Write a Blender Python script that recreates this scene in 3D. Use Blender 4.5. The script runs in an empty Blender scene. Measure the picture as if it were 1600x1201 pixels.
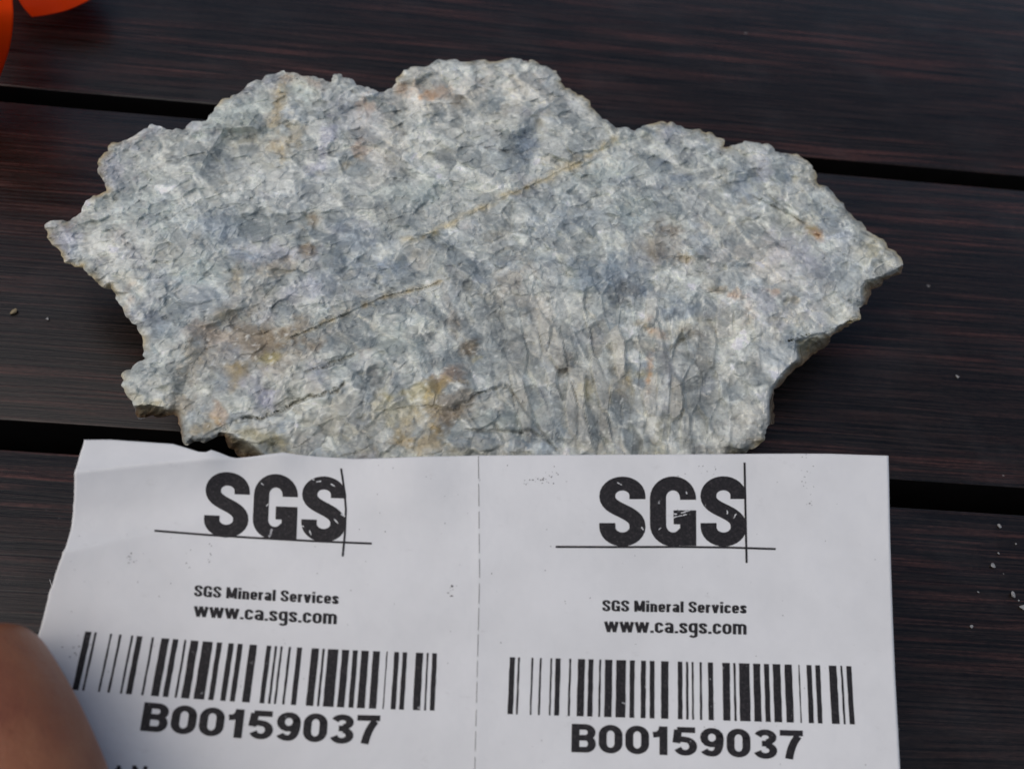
import bpy, bmesh, math, random
import numpy as np
from mathutils import Vector, Matrix

random.seed(7)
scene = bpy.context.scene
col = scene.collection
MM = 0.001

# ------------------------------------------------------------------ camera
F_PX, DIST, TILT, ROLL = 1600.0, 0.150, math.radians(34), math.radians(10)
CAM = DIST * np.array([0.0, -math.sin(TILT), math.cos(TILT)])
FW = -CAM / DIST
_u0 = np.array([0.0, math.cos(TILT), math.sin(TILT)]); _r0 = np.array([1.0, 0, 0])
RT = _r0 * math.cos(ROLL) + _u0 * math.sin(ROLL)
UP = _u0 * math.cos(ROLL) - _r0 * math.sin(ROLL)
cam_d = bpy.data.cameras.new('camera'); cam = bpy.data.objects.new('camera', cam_d); col.objects.link(cam)
m = Matrix.Identity(4)
for i in range(3):
    m[i][0], m[i][1], m[i][2], m[i][3] = RT[i], UP[i], -FW[i], CAM[i]
cam.matrix_world = m
cam_d.sensor_width = 36.0; cam_d.lens = 36.0 * F_PX / 1600.0
cam_d.clip_start = 0.002; cam_d.clip_end = 50
cam_d.dof.use_dof = True; cam_d.dof.focus_distance = 0.136; cam_d.dof.aperture_fstop = 26
scene.camera = cam

# ------------------------------------------------------------------ light
SUN_EL, SUN_AZ = math.radians(62), math.radians(-120)      # azimuth from +Y towards +X
w = bpy.data.worlds.new('World'); scene.world = w; w.use_nodes = True
nt = w.node_tree; nt.nodes.clear()
sky = nt.nodes.new('ShaderNodeTexSky'); sky.sky_type = 'NISHITA'; sky.sun_disc = False
sky.sun_elevation = SUN_EL; sky.sun_rotation = SUN_AZ
sky.air_density = 1.0; sky.dust_density = 3.5; sky.ozone_density = 1.0
bg = nt.nodes.new('ShaderNodeBackground'); bg.inputs['Strength'].default_value = 0.10
wo = nt.nodes.new('ShaderNodeOutputWorld')
nt.links.new(sky.outputs[0], bg.inputs[0]); nt.links.new(bg.outputs[0], wo.inputs[0])
sd = bpy.data.lights.new('sun', 'SUN'); sun = bpy.data.objects.new('sun', sd); col.objects.link(sun)
sd.energy = 0.95; sd.angle = math.radians(75); sd.color = (1.0, 0.94, 0.86)
sdir = Vector((math.sin(SUN_AZ) * math.cos(SUN_EL), math.cos(SUN_AZ) * math.cos(SUN_EL), math.sin(SUN_EL)))
sun.rotation_euler = sdir.to_track_quat('Z', 'Y').to_euler(); sun.location = sdir * 2
scene.view_settings.view_transform = 'Standard'; scene.view_settings.look = 'None'
scene.view_settings.gamma = 1.0; scene.view_settings.use_curve_mapping = False
scene.view_settings.exposure = -0.10
scene.render.engine = 'CYCLES'

# ------------------------------------------------------------------ helpers
def rays(px, py):
    px = np.asarray(px, float); py = np.asarray(py, float)
    return FW + RT * ((px - 800) / F_PX)[..., None] - UP * ((py - 600.5) / F_PX)[..., None]
def unproj(px, py, z):
    d = rays(px, py); s = (np.asarray(z, float) - CAM[2]) / d[..., 2]
    return CAM + d * s[..., None]
def proj(P):
    v = np.asarray(P) - CAM; dz = v @ FW
    return 800 + F_PX * (v @ RT) / dz, 600.5 - F_PX * (v @ UP) / dz

def lin(c):                                   # sRGB 0-255 -> linear
    c = np.asarray(c, float) / 255.0
    return np.where(c <= 0.04045, c / 12.92, ((c + 0.055) / 1.055) ** 2.4)

def mesh_obj(name, verts, faces, mat=None, parent=None, smooth=True):
    me = bpy.data.meshes.new(name)
    verts = np.asarray(verts, np.float32)
    if isinstance(faces, np.ndarray):
        n, k = faces.shape
        me.vertices.add(len(verts)); me.vertices.foreach_set('co', verts.ravel())
        me.loops.add(n * k); me.loops.foreach_set('vertex_index', faces.ravel().astype(np.int32))
        me.polygons.add(n); me.polygons.foreach_set('loop_start', np.arange(0, n * k, k, dtype=np.int32))
        me.update(calc_edges=True)
    else:
        me.from_pydata([tuple(map(float, v)) for v in verts], [], faces)
    me.validate()
    me.polygons.foreach_set('use_smooth', [smooth] * len(me.polygons))
    if mat: me.materials.append(mat)
    o = bpy.data.objects.new(name, me); col.objects.link(o); o.parent = parent
    return o

def fix_normals(o):
    bm = bmesh.new(); bm.from_mesh(o.data); bmesh.ops.recalc_face_normals(bm, faces=bm.faces); bm.to_mesh(o.data); bm.free()

def tag(o, label, cat, group=None):
    o['label'] = label; o['category'] = cat
    if group: o['group'] = group
    return o

def smooth01(x):
    x = np.clip(x, 0, 1); return x * x * (3 - 2 * x)

def hash2(ix, iy, seed):
    h = (ix.astype(np.int64) * 374761393 + iy.astype(np.int64) * 668265263 + seed * 974634777) & 0xFFFFFFFF
    h = ((h ^ (h >> 13)) * 1274126177) & 0xFFFFFFFF
    h = (h ^ (h >> 16)) & 0xFFFFFFFF
    h = (h * 2246822519) & 0xFFFFFFFF
    h = (h ^ (h >> 15)) & 0xFFFFFFFF
    return h / 4294967295.0

def vnoise(x, y, seed=0):
    ix = np.floor(x); iy = np.floor(y); fx = smooth01(x - ix); fy = smooth01(y - iy)
    a = hash2(ix, iy, seed); b = hash2(ix + 1, iy, seed); c = hash2(ix, iy + 1, seed); d = hash2(ix + 1, iy + 1, seed)
    return (a * (1 - fx) + b * fx) * (1 - fy) + (c * (1 - fx) + d * fx) * fy
def fbm(x, y, seed=0, octv=4, gain=0.5):
    s = np.zeros_like(x); a = 1.0; t = 0
    for k in range(octv):
        s += a * (vnoise(x * 2 ** k, y * 2 ** k, seed + 17 * k) - 0.5); t += a; a *= gain
    return s / t * 2          # about -1..1

def voronoi(x, y, size, seed, ang=0.0, stretch=1.0):
    ca, sa = math.cos(ang), math.sin(ang)
    u = (x * ca + y * sa) / (size * stretch); v = (-x * sa + y * ca) / size
    iu = np.floor(u); iv = np.floor(v)
    b1 = np.full(x.shape, 9.0); b2 = np.full(x.shape, 9.0)
    out = [np.zeros_like(x) for _ in range(6)]
    for du in (-1, 0, 1):
        for dv in (-1, 0, 1):
            cu = iu + du; cv = iv + dv
            pu = cu + hash2(cu, cv, seed); pv = cv + hash2(cu, cv, seed + 1)
            d = np.hypot(u - pu, v - pv)
            near = d < b1
            b2 = np.where(near, b1, np.minimum(b2, d))
            out[0] = np.where(near, hash2(cu, cv, seed + 2), out[0])
            out[1] = np.where(near, hash2(cu, cv, seed + 3), out[1])
            out[2] = np.where(near, hash2(cu, cv, seed + 4), out[2])
            out[3] = np.where(near, u - pu, out[3]); out[4] = np.where(near, v - pv, out[4])
            b1 = np.where(near, d, b1)
    return out[0], out[1], out[2], out[3], out[4], b2 - b1

def seg_dist(x, y, pts):
    """distance to a polyline and the parameter of the nearest point"""
    best = np.full(x.shape, 1e9); par = np.zeros_like(x)
    for k in range(len(pts) - 1):
        ax, ay = pts[k]; bx, by = pts[k + 1]
        dx, dy = bx - ax, by - ay; L = dx * dx + dy * dy + 1e-12
        t = np.clip(((x - ax) * dx + (y - ay) * dy) / L, 0, 1)
        d = np.hypot(x - ax - t * dx, y - ay - t * dy)
        n = d < best
        best = np.where(n, d, best); par = np.where(n, k + t, par)
    return best, par

def in_poly(x, y, poly):
    c = np.zeros(x.shape, bool); n = len(poly); j = n - 1
    for i in range(n):
        xi, yi = poly[i]; xj, yj = poly[j]
        if yi != yj:
            c ^= ((yi > y) != (yj > y)) & (x < (xj - xi) * (y - yi) / (yj - yi) + xi)
        j = i
    return c

# ------------------------------------------------------------------ materials
def new_mat(name):
    m_ = bpy.data.materials.new(name); m_.use_nodes = True
    n = m_.node_tree; p = n.nodes['Principled BSDF']
    return m_, n, p
def node(n, typ, **kw):
    o = n.nodes.new(typ)
    for k, v in kw.items():
        if k in o.inputs: o.inputs[k].default_value = v
        else: setattr(o, k, v)
    return o
def ramp(n, src, stops, interp='LINEAR'):
    r = n.nodes.new('ShaderNodeValToRGB'); r.color_ramp.interpolation = interp
    e = r.color_ramp.elements
    while len(e) < len(stops): e.new(0.5)
    for q, (pos, c) in zip(e, stops):
        q.position = pos; q.color = (c if len(c) == 4 else (*c, 1)) if hasattr(c, '__len__') else (c, c, c, 1)
    n.links.new(src, r.inputs[0]); return r
def mixc(n, fac, a, b, mode='MIX'):
    x = n.nodes.new('ShaderNodeMix'); x.data_type = 'RGBA'; x.blend_type = mode
    for s, v in ((x.inputs[0], fac), (x.inputs[6], a), (x.inputs[7], b)):
        if hasattr(v, 'links') or hasattr(v, 'is_linked'): n.links.new(v, s)
        elif hasattr(v, '__len__'): s.default_value = (*v, 1) if len(v) == 3 else v
        else: s.default_value = v
    return x.outputs[2]
def mapping(n, coord, scale, loc=(0, 0, 0), rot=(0, 0, 0)):
    mp = n.nodes.new('ShaderNodeMapping'); mp.inputs['Scale'].default_value = scale
    mp.inputs['Location'].default_value = loc; mp.inputs['Rotation'].default_value = rot
    n.links.new(coord, mp.inputs[0]); return mp.outputs[0]
def noise_n(n, vec, scale, detail=3, rough=0.55, dist=0.0):
    t = node(n, 'ShaderNodeTexNoise', Scale=scale, Detail=detail, Roughness=rough, Distortion=dist)
    n.links.new(vec, t.inputs['Vector']); return t.outputs[0]
def mathn(n, op, a, b=None, c=None):
    x = n.nodes.new('ShaderNodeMath'); x.operation = op
    for s, v in zip(x.inputs, (a, b, c)):
        if v is None: continue
        if hasattr(v, 'is_linked'): n.links.new(v, s)
        else: s.default_value = v
    return x.outputs[0]

def wood_material():
    m_, n, p = new_mat('stained_wood')
    tc = n.nodes.new('ShaderNodeTexCoord').outputs['Object']
    oi = n.nodes.new('ShaderNodeObjectInfo')
    off = n.nodes.new('ShaderNodeVectorMath'); off.operation = 'ADD'
    cmb = n.nodes.new('ShaderNodeCombineXYZ')
    n.links.new(mathn(n, 'MULTIPLY', oi.outputs['Random'], 7.0), cmb.inputs[0])
    n.links.new(mathn(n, 'MULTIPLY', oi.outputs['Random'], 3.0), cmb.inputs[1])
    n.links.new(tc, off.inputs[0]); n.links.new(cmb.outputs[0], off.inputs[1])
    v = off.outputs[0]
    wob = noise_n(n, mapping(n, v, (14, 90, 14)), 1.0, 2)
    vw = n.nodes.new('ShaderNodeVectorMath'); vw.operation = 'ADD'
    wc = n.nodes.new('ShaderNodeCombineXYZ'); n.links.new(mathn(n, 'MULTIPLY', wob, 0.0016), wc.inputs[1])
    n.links.new(v, vw.inputs[0]); n.links.new(wc.outputs[0], vw.inputs[1])
    fine = noise_n(n, mapping(n, vw.outputs[0], (48, 2500, 900)), 1.0, 4, 0.62)
    broad = noise_n(n, mapping(n, vw.outputs[0], (22, 620, 230), (3, 1, 0)), 1.0, 3, 0.6)
    patch = noise_n(n, mapping(n, v, (16, 70, 70), (9, 4, 2)), 1.0, 2)
    base = ramp(n, fine, [(0.34, (0.0032, 0.0028, 0.0024)), (0.50, (0.0105, 0.0078, 0.0066)), (0.68, (0.026, 0.0160, 0.0135))]).outputs[0]
    red = ramp(n, broad, [(0.47, 0.0), (0.60, 1.0)]).outputs[0]
    pm = ramp(n, patch, [(0.38, 0.1), (0.62, 1.0)]).outputs[0]
    fm = ramp(n, fine, [(0.42, 0.0), (0.66, 1.0)]).outputs[0]
    fac = mathn(n, 'MULTIPLY', mathn(n, 'MULTIPLY', red, pm), mathn(n, 'ADD', mathn(n, 'MULTIPLY', fm, 0.75), 0.2))
    c = mixc(n, fac, base, (0.085, 0.034, 0.027))
    gr = noise_n(n, mapping(n, v, (900, 2600, 900), (1, 6, 2)), 1.0, 3, 0.7)
    c = mixc(n, 1.0, c, ramp(n, gr, [(0.3, 0.55), (0.5, 1.0), (0.72, 1.6)]).outputs[0], 'MULTIPLY')
    # dust film and specks
    sp = node(n, 'ShaderNodeTexVoronoi', Scale=210.0, Randomness=1.0); n.links.new(v, sp.inputs['Vector'])
    spr = node(n, 'ShaderNodeSeparateColor'); n.links.new(sp.outputs['Color'], spr.inputs[0])
    near = mathn(n, 'LESS_THAN', sp.outputs['Distance'], mathn(n, 'MULTIPLY', spr.outputs[1], 0.075))
    pick = mathn(n, 'GREATER_THAN', spr.outputs[0], 0.72)
    c = mixc(n, mathn(n, 'MULTIPLY', mathn(n, 'MULTIPLY', near, pick), 0.6), c, (0.20, 0.19, 0.18))
    dust = ramp(n, noise_n(n, mapping(n, v, (60, 60, 60), (5, 5, 5)), 1.0, 4, 0.65), [(0.50, 0.0), (0.80, 0.10)]).outputs[0]
    c = mixc(n, dust, c, (0.12, 0.12, 0.125))
    # hairline scratches
    for k, (rz, loc, amt) in enumerate(((0.5, (1, 2, 0), 0.16), (-0.9, (4, 7, 0), 0.13), (1.3, (8, 3, 0), 0.12))):
        wv = noise_n(n, mapping(n, v, (16, 420, 1), loc, (0, 0, rz)), 1.0, 1, 0.5)
        ln = ramp(n, wv, [(0.495, 0.0), (0.5, 1.0), (0.505, 0.0)]).outputs[0]
        gate = ramp(n, noise_n(n, mapping(n, v, (55, 55, 55), loc), 1.0, 2), [(0.60, 0.0), (0.68, 1.0)]).outputs[0]
        c = mixc(n, mathn(n, 'MULTIPLY', mathn(n, 'MULTIPLY', ln, gate), amt), c, (0.16, 0.10, 0.09))
    n.links.new(c, p.inputs['Base Color'])
    rr = ramp(n, fine, [(0.3, 0.22), (0.7, 0.36)]).outputs[0]
    n.links.new(rr, p.inputs['Roughness']); p.inputs['IOR'].default_value = 1.40
    b = node(n, 'ShaderNodeBump', Strength=0.5, Distance=0.00012); n.links.new(fine, b.inputs['Height'])
    n.links.new(b.outputs[0], p.inputs['Normal'])
    return m_

def rock_material():
    m_, n, p = new_mat('quartz_feldspar_rock')
    at = node(n, 'ShaderNodeAttribute', attribute_name='mineral')
    tc = n.nodes.new('ShaderNodeTexCoord').outputs['Object']
    f1 = noise_n(n, tc, 1400, 4, 0.65, 0.6)
    f2 = noise_n(n, mapping(n, tc, (1, 1, 1), (3, 3, 3)), 420, 4, 0.6, 1.2)
    var = ramp(n, f1, [(0.28, 0.84), (0.5, 1.0), (0.74, 1.16)]).outputs[0]
    var2 = ramp(n, f2, [(0.30, 0.82), (0.5, 1.0), (0.70, 1.15)]).outputs[0]
    c = mixc(n, 1.0, at.outputs['Color'], var, 'MULTIPLY'); c = mixc(n, 1.0, c, var2, 'MULTIPLY')
    n.links.new(c, p.inputs['Base Color'])
    vv = node(n, 'ShaderNodeTexVoronoi', Scale=900.0); n.links.new(tc, vv.inputs['Vector'])
    sc = node(n, 'ShaderNodeSeparateColor'); n.links.new(vv.outputs['Color'], sc.inputs[0])
    n.links.new(ramp(n, sc.outputs[0], [(0.0, 0.12), (0.3, 0.30), (1.0, 0.55)]).outputs[0], p.inputs['Roughness'])
    p.inputs['IOR'].default_value = 1.53
    p.inputs['Subsurface Weight'].default_value = 0.35
    p.inputs['Subsurface Radius'].default_value = (1, 1, 1)
    p.inputs['Subsurface Scale'].default_value = 0.0009
    b1 = node(n, 'ShaderNodeBump', Strength=0.18, Distance=0.00015); n.links.new(f1, b1.inputs['Height'])
    b2 = node(n, 'ShaderNodeBump', Strength=0.22, Distance=0.0003)
    n.links.new(sc.outputs[1], b2.inputs['Height']); n.links.new(b1.outputs[0], b2.inputs['Normal'])
    n.links.new(b2.outputs[0], p.inputs['Normal'])
    return m_

def paper_material():
    m_, n, p = new_mat('label_paper')
    tc = n.nodes.new('ShaderNodeTexCoord').outputs['Object']
    a = noise_n(n, tc, 90, 4, 0.6); f = noise_n(n, mapping(n, tc, (1, 1, 1), (2, 1, 4)), 2600, 2, 0.6)
    c = ramp(n, a, [(0.3, (0.70, 0.705, 0.695)), (0.6, (0.765, 0.77, 0.76))]).outputs[0]
    sm = ramp(n, noise_n(n, mapping(n, tc, (1, 1.6, 1), (7, 2, 1)), 330, 5, 0.7), [(0.63, 0.0), (0.80, 0.22)]).outputs[0]
    c = mixc(n, sm, c, (0.33, 0.31, 0.29))
    n.links.new(c, p.inputs['Base Color']); p.inputs['Roughness'].default_value = 0.48
    p.inputs['IOR'].default_value = 1.4
    b = node(n, 'ShaderNodeBump', Strength=0.25, Distance=0.00005); n.links.new(f, b.inputs['Height'])
    b2 = node(n, 'ShaderNodeBump', Strength=0.5, Distance=0.0006); n.links.new(a, b2.inputs['Height']); n.links.new(b.outputs[0], b2.inputs['Normal'])
    n.links.new(b2.outputs[0], p.inputs['Normal'])
    return m_

def ink_material():
    m_, n, p = new_mat('printing_ink')
    tc = n.nodes.new('ShaderNodeTexCoord').outputs['Object']
    f = noise_n(n, tc, 3200, 3, 0.7); s = noise_n(n, mapping(n, tc, (1, 1, 1), (4, 9, 1)), 700, 4, 0.7)
    c = ramp(n, f, [(0.3, (0.012, 0.012, 0.014)), (0.55, (0.024, 0.022, 0.024)), (0.75, (0.06, 0.055, 0.055))]).outputs[0]
    c = mixc(n, ramp(n, s, [(0.675, 0.0), (0.72, 0.75)]).outputs[0], c, (0.55, 0.55, 0.55))
    n.links.new(c, p.inputs['Base Color']); p.inputs['Roughness'].default_value = 0.6; p.inputs['Specular IOR Level'].default_value = 0.2
    return m_

def plain(name, c, rough=0.6, **kw):
    m_, n, p = new_mat(name)
    tc = n.nodes.new('ShaderNodeTexCoord').outputs['Object']
    a = noise_n(n, tc, kw.get('scale', 300), 4, 0.6)
    c = np.asarray(c, float)
    n.links.new(ramp(n, a, [(0.3, tuple(c * 0.75)), (0.7, tuple(np.clip(c * 1.2, 0, 1)))]).outputs[0], p.inputs['Base Color'])
    p.inputs['Roughness'].default_value = rough
    return m_

def skin_material():
    m_, n, p = new_mat('skin')
    tc = n.nodes.new('ShaderNodeTexCoord').outputs['Object']
    a = noise_n(n, tc, 130, 3, 0.6); f = noise_n(n, mapping(n, tc, (1, 1, 1), (5, 5, 5)), 1500, 3, 0.6)
    c = ramp(n, a, [(0.32, (0.21, 0.062, 0.030)), (0.55, (0.28, 0.098, 0.045)), (0.75, (0.34, 0.135, 0.062))]).outputs[0]
    n.links.new(c, p.inputs['Base Color']); p.inputs['Roughness'].default_value = 0.5
    p.inputs['Subsurface Weight'].default_value = 0.15; p.inputs['Subsurface Radius'].default_value = (1, 0.35, 0.2)
    p.inputs['Subsurface Scale'].default_value = 0.002
    sv_ = node(n, 'ShaderNodeTexVoronoi', Scale=1900.0, feature='DISTANCE_TO_EDGE'); n.links.new(mapping(n, tc, (1, .55, 1)), sv_.inputs['Vector'])
    b0 = node(n, 'ShaderNodeBump', Strength=0.22, Distance=0.0002); n.links.new(ramp(n, sv_.outputs['Distance'], [(0.0, 0.0), (0.12, 1.0)]).outputs[0], b0.inputs['Height'])
    b = node(n, 'ShaderNodeBump', Strength=0.3, Distance=0.0003); n.links.new(f, b.inputs['Height']); n.links.new(b0.outputs[0], b.inputs['Normal']); n.links.new(b.outputs[0], p.inputs['Normal'])
    p.inputs['Roughness'].default_value = 0.42
    return m_

def ribbon_material():
    m_, n, p = new_mat('orange_film')
    out = n.nodes['Material Output']
    p.inputs['Base Color'].default_value = (1.0, 0.07, 0.0, 1); p.inputs['Roughness'].default_value = 0.5; p.inputs['Specular IOR Level'].default_value = 0.15
    tr = n.nodes.new('ShaderNodeBsdfTranslucent'); tr.inputs[0].default_value = (1.0, 0.05, 0.0, 1)
    mx = n.nodes.new('ShaderNodeMixShader'); mx.inputs[0].default_value = 0.3
    n.links.new(p.outputs[0], mx.inputs[1]); n.links.new(tr.outputs[0], mx.inputs[2]); n.links.new(mx.outputs[0], out.inputs[0])
    return m_

M_WOOD, M_ROCK, M_PAPER, M_INK, M_SKIN, M_RIBBON = wood_material(), rock_material(), paper_material(), ink_material(), skin_material(), ribbon_material()
M_CRUMB = plain('crumb_stone', (0.28, 0.28, 0.275), 0.5, scale=900)
M_DIRT = plain('paper_dirt', (0.16, 0.155, 0.15), 0.8)
M_BATTEN_GAP_SHADE = plain('batten_and_gap_shade', (0.004, 0.0035, 0.0035), 0.9)  # batten colour; on the plank sides it stands in for gap shade
M_BATTEN_GAP_SHADE.node_tree.nodes['Principled BSDF'].inputs['Specular IOR Level'].default_value = 0.05
M_FIBRE = plain('lint', (0.6, 0.6, 0.6), 0.7)
M_NAIL = plain('nail', (0.42, 0.20, 0.15), 0.3)

# ------------------------------------------------------------------ table
PANG = math.radians(7.16)
PX = np.array([math.cos(PANG), math.sin(PANG), 0]); PY = np.array([-math.sin(PANG), math.cos(PANG), 0])
def across(px, py): return float(unproj(np.array(px), np.array(py), 0.0) @ PY)
g1t = 0.5 * (across(0, 136) + across(1600, 272)); g1b = 0.5 * (across(0, 158) + across(1600, 298))
g2t = 0.5 * (across(0, 657) + across(1600, 760)); g2b = 0.5 * (across(0, 701) + across(1600, 804))
PW = g1b - g2t; GAP = 0.5 * ((g1t - g1b) + (g2t - g2b))
table = bpy.data.objects.new('slatted_table', None); col.objects.link(table)
table.rotation_euler = (0, 0, PANG)
tag(table, 'dark brown stained wooden table of parallel planks with black gaps', 'table')

def plank_mesh(width, length, thick, r=0.0003):
    prof = []
    for cx, cz, a0 in ((width / 2 - r, -r, 0), (-width / 2 + r, -r, 90), (-width / 2 + r, -thick + r, 180), (width / 2 - r, -thick + r, 270)):
        for k in range(5):
            a = math.radians(a0 + k * 22.5); prof.append((cx + r * math.cos(a), cz + r * math.sin(a)))
    n = len(prof); v = []; f = []
    xs = np.linspace(-length / 2, length / 2, 9)
    for x in xs:
        v += [(x, y, z) for y, z in prof]
    for i in range(len(xs) - 1):
        for j in range(n):
            f.append((i * n + j, (i + 1) * n + j, (i + 1) * n + (j + 1) % n, i * n + (j + 1) % n))
    f.append(tuple(range(n))); f.append(tuple(reversed(range((len(xs) - 1) * n, len(xs) * n))))
    return v, f
LEN = 0.62
edges = [(g1b, g2t)]                                     # (upper edge, lower edge) of each plank across the table
up_ = g1t
for k in range(3): edges.append((up_ + PW, up_)); up_ += PW + GAP
lo_ = g2b
for k in range(3): edges.append((lo_, lo_ - PW)); lo_ -= PW + GAP
for e1, e0 in edges:
    v, f = plank_mesh(e1 - e0, LEN, 0.018)
    o = mesh_obj('plank', v, f, M_WOOD, table, True); o.location = (0, (e1 + e0) / 2, 0); o.data.materials.append(M_BATTEN_GAP_SHADE); fix_normals(o)
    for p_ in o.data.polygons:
        if abs(p_.normal.z) < 0.3: p_.material_index = 1  # shade of the gaps painted in: side faces near-black
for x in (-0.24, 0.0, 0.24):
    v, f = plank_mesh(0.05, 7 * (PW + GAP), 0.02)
    o = mesh_obj('batten', v, f, M_BATTEN_GAP_SHADE, table, True); o.rotation_euler = (0, 0, math.pi / 2)
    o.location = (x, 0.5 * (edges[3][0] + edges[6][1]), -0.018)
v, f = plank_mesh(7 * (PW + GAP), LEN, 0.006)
o = mesh_obj('added_blackout_board', v, f, M_BATTEN_GAP_SHADE, table, True); o.location = (0, 0.5 * (edges[3][0] + edges[6][1]), -0.0381)  # unseen board added below the planks to keep light out of the gaps

# ------------------------------------------------------------------ rock
OUT = [(69,349),(84,344),(109,345),(122,335),(134,313),(147,305),(166,299),(164,286),(153,271),(152,255),(162,239),(175,222),(194,219),
 (212,211),(231,200),(247,197),(259,203),(275,200),(291,197),(322,189),(331,177),(344,158),(362,149),(378,142),(394,128),(416,117),(444,109),
 (453,114),(481,119),(505,123),(519,127),(522,116),(533,114),(553,126),(575,135),(591,144),(600,144),(619,130),(628,115),(647,104),(675,99),
 (697,95),(719,97),(747,94),(778,96),(809,92),(825,97),(844,102),(859,107),(873,119),(883,138),(903,149),(923,167),(941,186),(962,200),
 (986,203),(1003,197),(1031,190),(1051,190),(1079,203),(1103,208),(1120,215),(1130,230),(1148,227),(1168,221),(1199,224),(1211,237),(1227,239),
 (1251,245),(1265,255),(1275,270),(1280,289),(1296,296),(1313,315),(1330,334),(1351,353),(1364,366),(1385,380),(1402,397),(1411,418),
 (1400,427),(1378,445),(1361,452),(1354,476),(1342,481),(1345,499),(1319,511),(1300,524),(1294,539),(1275,552),(1253,571),(1225,596),(1209,608),
 (1208,621),(1212,649),(1212,658),(1197,672),(1197,685),(1181,699),(1159,708),(1120,728),(1040,742),(940,738),(820,748),(700,742),(600,748),(500,738),(420,728),
 (378,715),(366,702),(353,688),(350,680),(338,682),(312,689),(292,697),(284,680),(277,661),(278,652),(272,647),(244,652),(228,652),(216,657),(208,633),
 (200,621),(189,602),(188,585),(194,577),(217,564),(225,549),(223,530),(214,508),(194,489),(184,471),(172,447),(153,442),(138,430),(128,414),(113,414),(100,411),(91,389),(73,371)]
def roughen(poly, levels, amp, rng):
    pts = [np.array(p, float) for p in poly]
    for l in range(levels):
        new = []
        for i, a in enumerate(pts):
            b = pts[(i + 1) % len(pts)]; d = b - a; L = np.hypot(*d)
            new.append(a)
            if L > 3.2:
                nrm = np.array([-d[1], d[0]]) / L
                new.append(a + d * rng.uniform(0.4, 0.6) + nrm * rng.normal(0, amp * min(L, 16)))
        pts = new
    return np.array(pts)
rng = np.random.RandomState(11)
outline = roughen(OUT, 2, 0.15, rng)
ZR = 15.0                                   # mean height of the broken face, mm
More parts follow.
